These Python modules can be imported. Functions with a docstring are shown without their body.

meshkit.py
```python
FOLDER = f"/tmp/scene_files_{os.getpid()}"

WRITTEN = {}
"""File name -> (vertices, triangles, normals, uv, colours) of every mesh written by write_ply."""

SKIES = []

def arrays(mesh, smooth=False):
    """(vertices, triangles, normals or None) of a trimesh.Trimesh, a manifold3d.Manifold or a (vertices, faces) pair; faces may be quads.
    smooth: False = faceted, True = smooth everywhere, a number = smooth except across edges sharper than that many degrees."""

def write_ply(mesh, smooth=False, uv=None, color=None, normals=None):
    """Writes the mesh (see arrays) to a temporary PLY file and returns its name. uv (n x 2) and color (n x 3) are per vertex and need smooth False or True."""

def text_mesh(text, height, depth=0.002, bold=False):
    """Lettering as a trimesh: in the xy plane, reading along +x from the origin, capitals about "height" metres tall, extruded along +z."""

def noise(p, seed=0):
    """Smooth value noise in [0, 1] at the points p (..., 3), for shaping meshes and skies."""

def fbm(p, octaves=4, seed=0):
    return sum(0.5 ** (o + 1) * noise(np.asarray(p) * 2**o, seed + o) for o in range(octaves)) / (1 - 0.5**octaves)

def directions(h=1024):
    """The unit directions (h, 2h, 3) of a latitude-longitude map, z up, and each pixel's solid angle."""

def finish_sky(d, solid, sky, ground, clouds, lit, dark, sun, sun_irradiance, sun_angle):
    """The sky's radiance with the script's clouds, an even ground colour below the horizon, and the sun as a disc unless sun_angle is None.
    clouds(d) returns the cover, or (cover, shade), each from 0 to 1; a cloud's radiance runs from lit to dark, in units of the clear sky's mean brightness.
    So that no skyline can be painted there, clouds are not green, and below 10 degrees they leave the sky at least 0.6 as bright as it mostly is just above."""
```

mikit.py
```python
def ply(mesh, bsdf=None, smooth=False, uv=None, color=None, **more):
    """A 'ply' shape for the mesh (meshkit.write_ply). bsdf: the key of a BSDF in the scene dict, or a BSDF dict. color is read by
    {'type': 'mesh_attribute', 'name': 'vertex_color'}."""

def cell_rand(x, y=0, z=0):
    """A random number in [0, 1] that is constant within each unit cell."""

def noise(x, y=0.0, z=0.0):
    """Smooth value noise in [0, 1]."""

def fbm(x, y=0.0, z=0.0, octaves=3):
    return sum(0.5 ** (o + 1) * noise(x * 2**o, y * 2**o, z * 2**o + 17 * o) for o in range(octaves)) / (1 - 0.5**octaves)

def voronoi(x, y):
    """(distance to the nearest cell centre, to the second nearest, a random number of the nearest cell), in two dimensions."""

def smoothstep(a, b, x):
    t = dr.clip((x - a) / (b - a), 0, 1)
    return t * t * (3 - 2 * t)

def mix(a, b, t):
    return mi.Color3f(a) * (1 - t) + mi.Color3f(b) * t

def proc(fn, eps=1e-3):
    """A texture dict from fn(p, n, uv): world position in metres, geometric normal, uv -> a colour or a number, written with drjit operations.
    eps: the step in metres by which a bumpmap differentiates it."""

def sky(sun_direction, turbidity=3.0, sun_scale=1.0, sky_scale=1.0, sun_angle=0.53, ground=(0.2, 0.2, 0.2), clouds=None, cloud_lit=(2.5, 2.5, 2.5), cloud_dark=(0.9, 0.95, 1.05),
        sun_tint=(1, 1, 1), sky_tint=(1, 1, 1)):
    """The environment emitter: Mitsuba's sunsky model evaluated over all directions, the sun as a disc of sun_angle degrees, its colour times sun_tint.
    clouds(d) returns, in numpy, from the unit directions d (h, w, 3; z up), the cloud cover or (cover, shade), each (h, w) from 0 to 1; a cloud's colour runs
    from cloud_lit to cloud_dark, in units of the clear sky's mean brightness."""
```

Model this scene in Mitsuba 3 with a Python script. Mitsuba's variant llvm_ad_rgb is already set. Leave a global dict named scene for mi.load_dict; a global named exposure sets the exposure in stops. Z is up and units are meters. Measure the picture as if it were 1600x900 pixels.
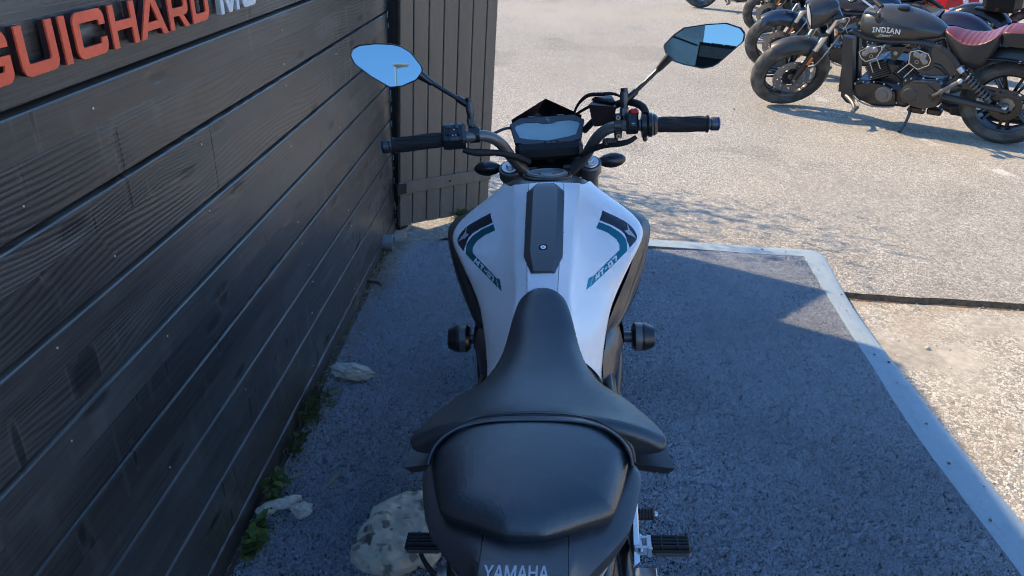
import math
import numpy as np, trimesh, drjit as dr, mitsuba as mi, mikit, meshkit
from mikit import proc, noise, fbm, voronoi, cell_rand, smoothstep, mix
from shapely.geometry import Polygon, LineString, Point, box as sbox
from shapely.ops import unary_union
from shapely import affinity
from scipy.interpolate import PchipInterpolator, CubicSpline

scene, labels = {'type': 'scene'}, {}
rng = np.random.default_rng(7)

# ---------------------------------------------------------------- camera, sky, exposure
CAM_H, PITCH, YAW, ROLL, FPX = 1.5004, 0.4616, 0.0442, 0.0218, 1207.2
_cy, _sy = math.cos(YAW), math.sin(YAW)
_F0 = np.array([-_sy, _cy, 0]); _R0 = np.array([_cy, _sy, 0]); _U0 = np.array([0, 0, 1.0])
_F = _F0 * math.cos(PITCH) - _U0 * math.sin(PITCH)
_U = _U0 * math.cos(PITCH) + _F0 * math.sin(PITCH)
_UP = _U * math.cos(ROLL) - _R0 * math.sin(ROLL)
CAM = np.array([0, 0, CAM_H])
scene['camera'] = {'type': 'perspective', 'fov_axis': 'x', 'fov': math.degrees(2 * math.atan(800 / FPX)), 'near_clip': 0.05, 'far_clip': 400.0,
                   'to_world': mi.ScalarTransform4f().look_at(origin=CAM.tolist(), target=(CAM + _F).tolist(), up=_UP.tolist())}
SUN_EL = math.radians(41)
SUN = (-0.857 * math.cos(SUN_EL), 0.515 * math.cos(SUN_EL), math.sin(SUN_EL))
scene['sky'] = mikit.sky(SUN, turbidity=3, sun_scale=0.60, sun_tint=(1.0, 0.94, 0.83), sky_tint=(0.76, 0.99, 1.20))
exposure = 3.1

# ---------------------------------------------------------------- helpers
def tag(key, label, cat=None, group=None, kind=None):
    d = labels.setdefault(key, {})
    if label: d['label'] = label
    if cat: d['category'] = cat
    if group: d['group'] = group
    if kind: d['kind'] = kind

def nm(key):
    """The key itself, or with the next three-digit number when it (or something below it) is taken."""
    if key not in scene and key not in nm.used:
        nm.used.add(key); return key
    k = 1
    while f'{key}_{k:03d}' in scene or f'{key}_{k:03d}' in nm.used: k += 1
    key = f'{key}_{k:03d}'; nm.used.add(key); return key
nm.used = set()

def tri(m):
    if isinstance(m, trimesh.Trimesh): return m
    if hasattr(m, 'to_mesh'):
        q = m.to_mesh(); return trimesh.Trimesh(q.vert_properties[:, :3], q.tri_verts, process=False)
    v, f = np.asarray(m[0], float), np.asarray(m[1], int)
    if f.shape[1] == 4: f = np.vstack([f[:, [0, 1, 2]], f[:, [0, 2, 3]]])
    return trimesh.Trimesh(v, f, process=False)

def cat(*ms):
    ms = [tri(m) for m in (ms[0] if len(ms) == 1 and isinstance(ms[0], (list, tuple)) else ms)]
    return trimesh.util.concatenate(ms)

def put(key, mesh, bsdf, xf=None, smooth=30):
    """One entry of the scene; xf = (3x3, offset) or a function on points."""
    key = nm(key)
    m = tri(mesh).copy()
    if xf is not None:
        m.vertices = xf(m.vertices) if callable(xf) else m.vertices @ np.asarray(xf[0]).T + xf[1]
    scene[key] = mikit.ply(m, bsdf, smooth=smooth)
    return key

def thing(key, label, cat, group=None):
    key = nm(key); tag(key, label, cat, group); return key

def rot(axis, deg):
    a = math.radians(deg); c, s = math.cos(a), math.sin(a)
    return np.array({'x': [[1, 0, 0], [0, c, -s], [0, s, c]], 'y': [[c, 0, s], [0, 1, 0], [-s, 0, c]], 'z': [[c, -s, 0], [s, c, 0], [0, 0, 1]]}[axis])

def basis(n, up=(0, 0, 1)):
    """Columns a, b, n: local z along n, local y as near to up as it gets."""
    n = np.asarray(n, float); n = n / np.linalg.norm(n)
    u = np.asarray(up, float)
    if abs(n @ u) / np.linalg.norm(u) > 0.99: u = np.array([0, 1.0, 0]) if abs(n[1]) < 0.9 else np.array([1.0, 0, 0])
    a = np.cross(u, n); a /= np.linalg.norm(a)
    return np.stack([a, np.cross(n, a), n], 1)

def spline(pts, n=24):
    p = np.asarray(pts, float)
    t = np.r_[0, np.cumsum(np.linalg.norm(np.diff(p, axis=0), axis=1) ** 0.5)]
    return CubicSpline(t, p)(np.linspace(0, t[-1], n))

def tube(pts, r, sides=12, n=None, caps=True, squash=None):
    p = np.asarray(pts, float)
    if n: p = spline(p, n)
    r = np.broadcast_to(np.asarray(r, float), (len(p),)) if np.ndim(r) == 0 or len(r) == len(p) else np.interp(np.linspace(0, 1, len(p)), np.linspace(0, 1, len(r)), r)
    t = np.gradient(p, axis=0); t /= np.linalg.norm(t, axis=1, keepdims=True) + 1e-12
    a = np.cross(t[0], [0, 0, 1.0]) if abs(t[0, 2]) < 0.9 else np.cross(t[0], [1.0, 0, 0])
    a /= np.linalg.norm(a); A = []
    for k in range(len(p)):
        a = a - t[k] * (a @ t[k]); a /= np.linalg.norm(a) + 1e-12; A.append(a)
    A = np.array(A); B = np.cross(t, A)
    ang = np.arange(sides) * 2 * np.pi / sides
    sq = (1, 1) if squash is None else squash
    v = p[:, None] + r[:, None, None] * (sq[0] * np.cos(ang)[None, :, None] * A[:, None] + sq[1] * np.sin(ang)[None, :, None] * B[:, None])
    i, j = np.meshgrid(np.arange(len(p) - 1), np.arange(sides), indexing='ij')
    q = np.stack([i * sides + j, i * sides + (j + 1) % sides, (i + 1) * sides + (j + 1) % sides, (i + 1) * sides + j], -1).reshape(-1, 4)
    f = np.vstack([q[:, [0, 1, 2]], q[:, [0, 2, 3]]]); v = v.reshape(-1, 3)
    if caps:
        m = len(v); v = np.vstack([v, p[:1], p[-1:]]); e = (len(p) - 1) * sides
        k = np.arange(sides); k2 = (k + 1) % sides
        f = np.vstack([f, np.stack([np.full(sides, m), k2, k], 1), np.stack([np.full(sides, m + 1), e + k, e + k2], 1)])
    return trimesh.Trimesh(v, f, process=False)

def lathe(prof, n=32, axis='z', closed=False):
    """prof: (radius, height) pairs from one end to the other."""
    p = np.asarray(prof, float); ang = np.arange(n) * 2 * np.pi / n
    v = np.stack([p[:, 0][:, None] * np.cos(ang), p[:, 0][:, None] * np.sin(ang), np.repeat(p[:, 1][:, None], n, 1)], -1)
    P = len(p); R = P if closed else P - 1
    i, j = np.meshgrid(np.arange(R), np.arange(n), indexing='ij'); i2 = (i + 1) % P
    q = np.stack([i * n + j, i * n + (j + 1) % n, i2 * n + (j + 1) % n, i2 * n + j], -1).reshape(-1, 4)
    m = tri((v.reshape(-1, 3), q))
    if axis == 'x': m.vertices = m.vertices[:, [2, 0, 1]]
    if axis == 'y': m.vertices = m.vertices[:, [1, 2, 0]]
    return m

def cyl(p0, p1, r, sides=16): return tube([p0, p1], r, sides)

def loft(S, closed=False, caps=False):
    """S: sections x points x 3."""
    S = np.asarray(S, float); a, b = S.shape[:2]; w = b if closed else b - 1
    i, j = np.meshgrid(np.arange(a - 1), np.arange(w), indexing='ij'); j2 = (j + 1) % b
    q = np.stack([i * b + j, i * b + j2, (i + 1) * b + j2, (i + 1) * b + j], -1).reshape(-1, 4)
    v = S.reshape(-1, 3); f = np.vstack([q[:, [0, 1, 2]], q[:, [0, 2, 3]]])
    if caps:
        m = len(v); v = np.vstack([v, S[0].mean(0), S[-1].mean(0)]); k = np.arange(w); k2 = (k + 1) % b; e = (a - 1) * b
        f = np.vstack([f, np.stack([np.full(w, m), k2, k], 1), np.stack([np.full(w, m + 1), e + k, e + k2], 1)])
    return trimesh.Trimesh(v, f, process=False)

def interp(curve, n, kind='pchip'):
    """Resample control rows (k, ...) to n rows."""
    c = np.asarray(curve, float); t = np.linspace(0, 1, len(c)); u = np.linspace(0, 1, n)
    return (PchipInterpolator if kind == 'pchip' else CubicSpline)(t, c, axis=0)(u)

def fixn(m):
    m = tri(m); m.merge_vertices(); trimesh.repair.fix_normals(m); return m

def hullm(pts):
    return trimesh.convex.convex_hull(np.asarray(pts, float))

def cbox(dx, dy, dz, c=0.002, at=(0, 0, 0)):
    c = min(c, 0.49 * min(dx, dy, dz)); h = np.array([dx, dy, dz]) / 2; P = []
    for s in np.ndindex(2, 2, 2):
        s = np.array(s) * 2 - 1
        for k in range(3):
            e = h - c; e[k] = h[k]; P.append(s * e)
    return hullm(np.array(P) + at)

def slab(poly, z0, z1, c=0.0):
    """Extruded shapely polygon (xy), optional chamfer made by inset layers when the outline keeps its point count."""
    if isinstance(poly, (list, tuple, np.ndarray)): poly = Polygon(poly)
    poly = poly.buffer(0)
    gs = getattr(poly, 'geoms', [poly]); out = []
    for g in gs:
        m = trimesh.creation.extrude_polygon(g, z1 - z0, engine='earcut'); m.apply_translation([0, 0, z0]); out.append(m)
    return cat(out)

def chull(poly, z0, z1, c):
    """Convex prism with chamfered rims."""
    p = Polygon(poly); i = np.array(p.buffer(-c, join_style=2).exterior.coords)[:-1]; o = np.array(p.exterior.coords)[:-1]
    L = lambda q, z: np.c_[q, np.full(len(q), z)]
    return hullm(np.vstack([L(i, z0), L(o, z0 + c), L(o, z1 - c), L(i, z1)]))

def blob(r, seed, sub=3, amp=0.25, freq=2.0, scale=(1, 1, 1)):
    m = trimesh.creation.icosphere(subdivisions=sub, radius=1.0)
    d = meshkit.fbm(m.vertices * freq + 10, 4, seed) - 0.5
    m.vertices = m.vertices * (1 + 2 * amp * d)[:, None] * np.asarray(scale) * r
    return m

# ---------------------------------------------------------------- materials
def bs(key, base, rough=0.5, spec=0.5, metallic=0.0, coat=0.0, coat_gloss=0.9, sheen=0.0, bump=None, eps=1e-3, **kw):
    b = {'type': 'principled', 'base_color': base if isinstance(base, dict) else {'type': 'rgb', 'value': list(base) if not np.isscalar(base) else [base] * 3},
         'roughness': rough, 'metallic': metallic, 'specular': spec}
    if coat: b.update(clearcoat=coat, clearcoat_gloss=coat_gloss)
    if sheen: b.update(sheen=sheen)
    b.update(kw)
    if bump is not None: b = {'type': 'bumpmap', 'arbitrary': proc(bump, eps), 'scale': 1.0, 'bsdf': b}
    scene[key] = {'type': 'twosided', 'bsdf': b}
    nm.used.add(key)
    return key

# dark stained softwood: grain rings bent round knots, saw marks, dents
def _grain(p):
    b = dr.floor(p.z / 0.165)
    y, z = p.y + 7.3 * cell_rand(b, 3), p.z
    d1, d2, r1 = voronoi(y * 1.6, z * 5.0 + 3.7 * b)
    k = dr.exp(-dr.square(d1 * 2.6))
    warp = fbm(y * 0.55, z * 5.0 + 11 * b, 2.0, 2) * 0.050 + (fbm(y * 3.0, z * 30, b, 3) - 0.5) * 0.010 + k * (0.018 + 0.02 * r1)
    ph = (z + warp) * (560 + 300 * cell_rand(b, 9)) + 5.0 * fbm(z * 38, y * 1.2, b, 2)
    ring = 0.5 + 0.5 * dr.sin(ph)
    amount = smoothstep(0.46, 0.74, fbm(y * 0.9 + 4, z * 9, b * 3.1, 2) + 0.50 * (cell_rand(b, 5) - 0.5))
    return b, y, z, ring, amount, d1, k

def wall_color(p, n, uv):
    b, y, z, ring, amount, d1, k = _grain(p)
    fibre = fbm(y * 9, z * 420, b, 3)
    big = fbm(y * 2.0, z * 6, 5.0, 3)
    t = 0.034 + 0.022 * cell_rand(b, 1) + 0.034 * (big - 0.5) + 0.036 * (fibre - 0.5)
    t = t * (1 - 0.42 * amount * (1 - ring)) + 0.012 * amount * ring
    t = t * (1 - 0.7 * smoothstep(0.085, 0.03, d1))
    gouge = smoothstep(0.80, 0.90, noise(y * 42, z * 9 + b * 5, 21.0)) * smoothstep(0.60, 0.70, noise(y * 2.7, z * 6, 31.0))
    rim = smoothstep(0.70, 0.78, noise(y * 42, z * 9 + b * 5, 21.0)) * smoothstep(0.60, 0.70, noise(y * 2.7, z * 6, 31.0))
    t = t * (1 - 0.6 * gouge) + 0.014 * rim * (1 - gouge)
    dust = smoothstep(0.55, 0.8, fbm(y * 3.1, z * 9, 8.0, 4)) * 0.020
    streak = smoothstep(0.70, 0.80, noise(y * 55, z * 2.0, 3.0)) * smoothstep(0.55, 0.75, noise(y * 3, z * 3, 7.0)) * 0.016
    t = dr.maximum(t, 0.004) + dust + streak
    return mi.Color3f(t * 1.08, t * 1.0, t * 0.88)

def wall_bump(p, n, uv):
    b, y, z, ring, amount, d1, k = _grain(p)
    fib = noise(y * 12, z * 700, b)
    gouge = smoothstep(0.80, 0.92, noise(y * 42, z * 9 + b * 5, 21.0)) * smoothstep(0.60, 0.70, noise(y * 2.7, z * 6, 31.0))
    saw = noise(y * 260, z * 4, 6.0) * smoothstep(0.5, 0.8, noise(y * 1.1, b * 3.3, 2.0))
    return 0.00048 * ring * amount + 0.00018 * fib - 0.0014 * gouge + 0.00012 * saw - 0.0014 * smoothstep(0.10, 0.03, d1)
bs('mat_wall', proc(wall_color), 0.33, 0.95, coat=0.15, coat_gloss=0.5, bump=wall_bump, eps=6e-4)

def gate_color(p, n, uv):
    f = fbm(p.x * 30 + p.y * 30, p.z * 2.5, 2.0, 3); d = smoothstep(0.62, 0.85, fbm(p.x * 60, p.y * 60, p.z * 14, 3))
    t = 0.120 + 0.036 * (f - 0.5) + 0.03 * d * smoothstep(0.5, 0.0, p.z)
    return mi.Color3f(t * 1.22, t * 1.0, t * 0.76)
bs('mat_gate', proc(gate_color), 0.42, 0.6, sheen=0.4, bump=lambda p, n, uv: 0.0008 * fbm((p.x + p.y) * 110, p.z * 5, 1.0, 3), eps=8e-4)
bs('mat_black_post', (0.006, 0.006, 0.007), 0.6)
bs('mat_iron', (0.02, 0.019, 0.018), 0.5, metallic=0.3)
bs('mat_screw', (0.62, 0.60, 0.55), 0.35, metallic=0.8)

def asphalt_color(p, n, uv):
    d1, d2, r = voronoi(p.x * 175, p.y * 175)
    e1, e2, s = voronoi(p.x * 128 + 9, p.y * 128)
    gap = smoothstep(0.03, 0.30, d2 - d1)
    stone = (0.25 + 0.30 * r * r) * (0.60 + 0.40 * gap)
    t = dr.select(s > 0.86, 0.40 + 0.16 * r, stone)
    t = dr.select(s < 0.08, 0.15 + 0.08 * r, t)
    patch = fbm(p.x * 0.6, p.y * 0.6, 3.0, 3); fine = fbm(p.x * 3.5, p.y * 3.5, 9.0, 4)
    m1, m2, q1 = voronoi(p.x * 48, p.y * 48 + 3)
    t = t * (0.90 + 0.20 * q1) * (0.82 + 0.26 * patch + 0.16 * fine)
    dust = smoothstep(0.50, 0.74, fbm(p.x * 0.5 + 3, p.y * 0.8, 12.0, 4))
    t = t * 0.85
    c = mi.Color3f(t * 1.05, t * 0.985, t * 0.84)
    c = mix(c, mi.Color3f(0.40, 0.35, 0.27), 0.30 * dust)
    stain = smoothstep(0.64, 0.78, fbm(p.x * 1.7 + 8, p.y * 1.7, 7.0, 3)) * 0.16
    c = c * (1 - stain)
    # worn remains of a white bay line
    a = (p.x - 2.77) * 0.966 + (p.y - 5.66) * 0.259
    a = a + 0.03 * (fbm(p.x * 3, p.y * 3, 1.0, 2) - 0.5)
    line = smoothstep(0.055, 0.035, dr.abs(a)) * smoothstep(0.48, 0.66, fbm(p.x * 6, p.y * 6, 2.0, 4) + 0.22 * (r - 0.5)) * smoothstep(4.3, 4.8, p.y) * smoothstep(8.0, 6.5, p.y)
    return mix(c, mi.Color3f(0.66, 0.64, 0.60), 0.42 * line)

def asphalt_bump(p, n, uv):
    d1, d2, r = voronoi(p.x * 150, p.y * 150)
    return 0.0011 * smoothstep(0.0, 0.45, d2 - d1) * (0.35 + r) + 0.003 * fbm(p.x * 6, p.y * 6, 2.0, 2)
bs('mat_asphalt', proc(asphalt_color), 0.85, 0.25, bump=asphalt_bump, eps=2e-3)

def concrete_color(p, n, uv):
    d1, d2, r = voronoi(p.x * 88, p.y * 88); e1, e2, s = voronoi(p.x * 34, p.y * 34 + 5)
    f = fbm(p.x * 5, p.y * 5, 2.0, 4); smooth_area = smoothstep(0.42, 0.60, fbm(p.x * 1.9 + 1, p.y * 1.9, 6.0, 3))
    t = 0.34 + 0.24 * (f - 0.5)
    t = t + 0.20 * (fbm(p.x * 45, p.y * 45, 3.0, 3) - 0.5)
    agg = 0.24 + 0.38 * r
    agg = agg * (0.55 + 0.45 * smoothstep(0.02, 0.28, d2 - d1))
    t = t * smooth_area + agg * (1 - smooth_area)
    t = dr.select((s > 0.90) & (e1 < 0.25), 0.36 + 0.16 * r, t)
    rust = smoothstep(0.10, 0.0, dr.abs(p.y - 3.05 + 0.04 * (noise(p.x * 9, 2.0) - 0.5))) * smoothstep(0.35, 0.6, fbm(p.x * 9, p.y * 9, 4.0, 3))
    c = mi.Color3f(t * 1.07, t * 0.985, t * 0.80)
    dirt = smoothstep(0.60, 0.8, fbm(p.x * 3.2, p.y * 3.2, 15.0, 4))
    c = mix(c, mi.Color3f(0.30, 0.24, 0.165), 0.55 * rust + 0.35 * dirt)
    return c
def concrete_bump(p, n, uv):
    d1, d2, r = voronoi(p.x * 88, p.y * 88)
    sm = smoothstep(0.42, 0.60, fbm(p.x * 1.9 + 1, p.y * 1.9, 6.0, 3))
    return (1 - 0.55 * sm) * 0.0026 * smoothstep(0.0, 0.45, d2 - d1) * (0.3 + r) + 0.010 * fbm(p.x * 7, p.y * 7, 2.0, 3)
bs('mat_concrete', proc(concrete_color), 0.9, 0.2, bump=concrete_bump, eps=2e-3)

def soil_color(p, n, uv):
    f = fbm(p.x * 40, p.y * 40, 1.0, 4); g = fbm(p.x * 6, p.y * 6, 2.0, 3)
    sand = smoothstep(3.35, 3.62, p.y + 0.25 * (g - 0.5))
    return mix(mix(mi.Color3f(0.06, 0.048, 0.038), mi.Color3f(0.16, 0.125, 0.09), f), mi.Color3f(0.44, 0.37, 0.27), sand)
bs('mat_soil', proc(soil_color), 0.95, 0.1, bump=lambda p, n, uv: 0.008 * fbm(p.x * 60, p.y * 60, 3.0, 4), eps=2e-3)

def matbase_color(p, n, uv):
    f = fbm(p.x * 160, p.y * 160, 1.0, 2)
    return mi.Color3f(0.010 + 0.010 * f, 0.010 + 0.010 * f, 0.012 + 0.011 * f)
bs('mat_carpet', proc(matbase_color), 0.9, 0.2)
def fibre_color(p, n, uv):
    r = noise(p.x * 330, p.y * 330); g = fbm(p.x * 2.2, p.y * 2.2, 1.0, 3)
    t = (0.22 + 0.42 * r) * (0.78 + 0.44 * g)
    return mi.Color3f(t * 0.92, t * 0.99, t * 1.07)
bs('mat_fibre', proc(fibre_color), 0.5, 0.45)
def tape_color(p, n, uv):
    f = fbm(p.x * 7, p.y * 7, 1.0, 4); s = smoothstep(0.60, 0.75, fbm(p.x * 30, p.y * 30, 3.0, 3)); g = fbm(p.x * 120, p.y * 120, 4.0, 2)
    t = 0.33 + 0.05 * (f - 0.5) - 0.03 * s + 0.02 * (g - 0.5)
    return mi.Color3f(t * 0.80, t * 1.0, t * 1.09)
bs('mat_tape', proc(tape_color), 0.55, 0.4, bump=lambda p, n, uv: 0.004 * fbm(p.x * 9, p.y * 9, 1.0, 3), eps=2e-3)

def rock_color(p, n, uv):
    f = fbm(p.x * 14, p.y * 14, p.z * 14, 4); h = fbm(p.x * 60, p.y * 60, p.z * 60, 3)
    pit = smoothstep(0.60, 0.72, fbm(p.x * 34 + 3, p.y * 34, p.z * 34, 3)); lich = smoothstep(0.66, 0.72, fbm(p.x * 27, p.y * 27 + 6, p.z * 27, 4))
    t = 0.50 + 0.26 * (f - 0.5) + 0.22 * (h - 0.5)
    c = mi.Color3f(t * 1.10, t * 0.97, t * 0.74)
    c = mix(c, mi.Color3f(0.10, 0.09, 0.07), 0.7 * pit)
    return mix(c, mi.Color3f(0.05, 0.05, 0.047), 0.8 * lich)
bs('mat_rock', proc(rock_color), 0.9, 0.2, bump=lambda p, n, uv: 0.010 * fbm(p.x * 40, p.y * 40, p.z * 40, 4), eps=1.5e-3)
def chalk_color(p, n, uv):
    f = fbm(p.x * 40, p.y * 40, p.z * 40, 4); t = 0.46 + 0.3 * (f - 0.5)
    return mi.Color3f(t * 1.08, t * 1.0, t * 0.82)
bs('mat_chalk', proc(chalk_color), 0.9, 0.2, bump=lambda p, n, uv: 0.006 * fbm(p.x * 90, p.y * 90, p.z * 90, 3), eps=1e-3)
bs('mat_straw', (0.30, 0.235, 0.14), 0.8)
bs('mat_dryleaf', (0.30, 0.19, 0.085), 0.7)
def leaf(key, c):
    scene[key] = {'type': 'principledthin', 'base_color': {'type': 'rgb', 'value': list(c)}, 'roughness': 0.5, 'diff_trans': 0.6, 'spec_trans': 0.0}
    nm.used.add(key)
bs('mat_crumble', proc(lambda p, n, uv: mix(mi.Color3f(0.05, 0.035, 0.025), mi.Color3f(0.24, 0.17, 0.11), fbm(p.x * 70, p.y * 70, p.z * 70, 3))), 0.95, 0.1)
leaf('mat_leaf', (0.085, 0.115, 0.040)); leaf('mat_leaf_dark', (0.055, 0.070, 0.032)); leaf('mat_leaf_pale', (0.15, 0.20, 0.06))
bs('mat_stem', (0.12, 0.12, 0.05), 0.7)

def letter_red(p, n, uv):
    f = fbm(p.y * 9, p.z * 9, 1.0, 3); t = 0.86 + 0.28 * (f - 0.5)
    return mi.Color3f(0.95 * t, 0.135 * t, 0.055 * t)
bs('mat_letter_red', proc(letter_red), 0.38, 0.5)
bs('mat_letter_edge', (0.035, 0.010, 0.012), 0.6)
bs('mat_letter_white', (0.62, 0.66, 0.66), 0.4)
bs('mat_pipe', (0.20, 0.21, 0.21), 0.5)

# motorcycle
def paint_white(p, n, uv):
    t = 0.69 + 0.02 * (fbm(p.x * 9, p.y * 9, p.z * 9, 2) - 0.5)
    return mi.Color3f(t * 1.0, t * 0.98, t * 0.955)
bs('mat_white_paint', proc(paint_white), 0.16, 0.7, coat=1.0, coat_gloss=0.96)
bs('mat_teal', (0.008, 0.17, 0.21), 0.24, 0.5, metallic=0.7, coat=0.6)
bs('mat_navy', (0.005, 0.007, 0.016), 0.25, 0.5, coat=1.0)
bs('mat_decal_white', (0.62, 0.64, 0.66), 0.35)
bs('mat_silver_decal', (0.42, 0.43, 0.46), 0.4, metallic=0.4)
def plastic_color(p, n, uv):
    d = smoothstep(0.5, 0.8, fbm(p.x * 45, p.y * 45, p.z * 45, 4)) * 0.006
    return mi.Color3f(0.018 + d, 0.0185 + d, 0.020 + d)
grain = lambda p, n, uv: 0.00016 * fbm(p.x * 900, p.y * 900, p.z * 900, 2)
bs('mat_plastic', proc(plastic_color), 0.38, 0.95, coat=0.9, coat_gloss=0.35, bump=grain, eps=3e-4)
bs('mat_satin_black', (0.010, 0.010, 0.011), 0.27, 0.7)
bs('mat_gloss_black', (0.006, 0.006, 0.007), 0.12, 0.5)
bs('mat_cowl', (0.012, 0.008, 0.008), 0.25, 0.4)
def grey_metal_c(p, n, uv):
    t = 0.15 + 0.02 * fbm(p.x * 30, p.y * 30, p.z * 30, 2)
    return mi.Color3f(t * 1.02, t, t * 0.97)
bs('mat_grey_metal', proc(grey_metal_c), 0.36, 0.5, metallic=0.55)
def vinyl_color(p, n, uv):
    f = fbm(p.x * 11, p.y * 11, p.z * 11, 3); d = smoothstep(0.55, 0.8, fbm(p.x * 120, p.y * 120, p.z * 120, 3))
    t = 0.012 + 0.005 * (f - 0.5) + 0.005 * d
    return mi.Color3f(t * 0.60, t * 1.08, t * 1.45)  # blue paints the reflected sky into the colour of black vinyl
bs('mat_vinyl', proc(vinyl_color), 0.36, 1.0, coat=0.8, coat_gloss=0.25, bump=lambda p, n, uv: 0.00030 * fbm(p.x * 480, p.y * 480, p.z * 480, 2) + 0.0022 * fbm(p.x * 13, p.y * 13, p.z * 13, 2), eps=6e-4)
bs('mat_thread', (0.03, 0.03, 0.034), 0.8)
bs('mat_rubber', (0.014, 0.014, 0.015), 0.62, 0.4)
bs('mat_blue_anod', (0.02, 0.05, 0.19), 0.25, metallic=0.9)
bs('mat_alu', (0.60, 0.60, 0.59), 0.30, metallic=0.95)
bs('mat_dull_alu', (0.30, 0.30, 0.29), 0.42, metallic=0.8)
bs('mat_chrome', (0.80, 0.80, 0.80), 0.10, metallic=1.0)
bs('mat_red_plastic', (0.55, 0.012, 0.018), 0.35)
bs('mat_orange_lens', (0.72, 0.16, 0.015), 0.2, coat=1.0)
bs('mat_smoke_lens', (0.012, 0.012, 0.013), 0.10, 0.5, coat=1.0)
bs('mat_lcd', (0.30, 0.44, 0.46), 0.22, 0.5, coat=1.0)  # pale blue base stands in for sky reflected in the screen
bs('mat_red_lens', (0.30, 0.01, 0.01), 0.15, coat=1.0)
scene['mat_mirror'] = {'type': 'conductor', 'material': 'Ag', 'specular_reflectance': {'type': 'rgb', 'value': [0.27, 0.39, 0.47]}}
nm.used.add('mat_mirror')
scene['mat_glass'] = {'type': 'thindielectric', 'int_ior': 1.5}; nm.used.add('mat_glass')

# cruisers
def tyre_color(p, n, uv):
    d = fbm(p.x * 14, p.y * 14, p.z * 14, 3); t = 0.050 + 0.055 * smoothstep(0.35, 0.7, d)
    return mi.Color3f(t * 1.06, t, t * 0.90)
bs('mat_tyre', proc(tyre_color), 0.72, 0.35)
bs('mat_matte_black', (0.034, 0.034, 0.032), 0.42, 0.5)
def smoke_paint(p, n, uv):
    t = 0.032 + 0.006 * fbm(p.x * 20, p.y * 20, p.z * 20, 2); return mi.Color3f(t * 1.0, t * 1.0, t * 0.97)
bs('mat_smoke_paint', proc(smoke_paint), 0.30, 0.5, coat=0.5, coat_gloss=0.8)
bs('mat_navy_paint', (0.012, 0.020, 0.045), 0.2, 0.5, coat=1.0)
bs('mat_plum_paint', (0.014, 0.008, 0.016), 0.12, 0.5, coat=1.0)
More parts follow.
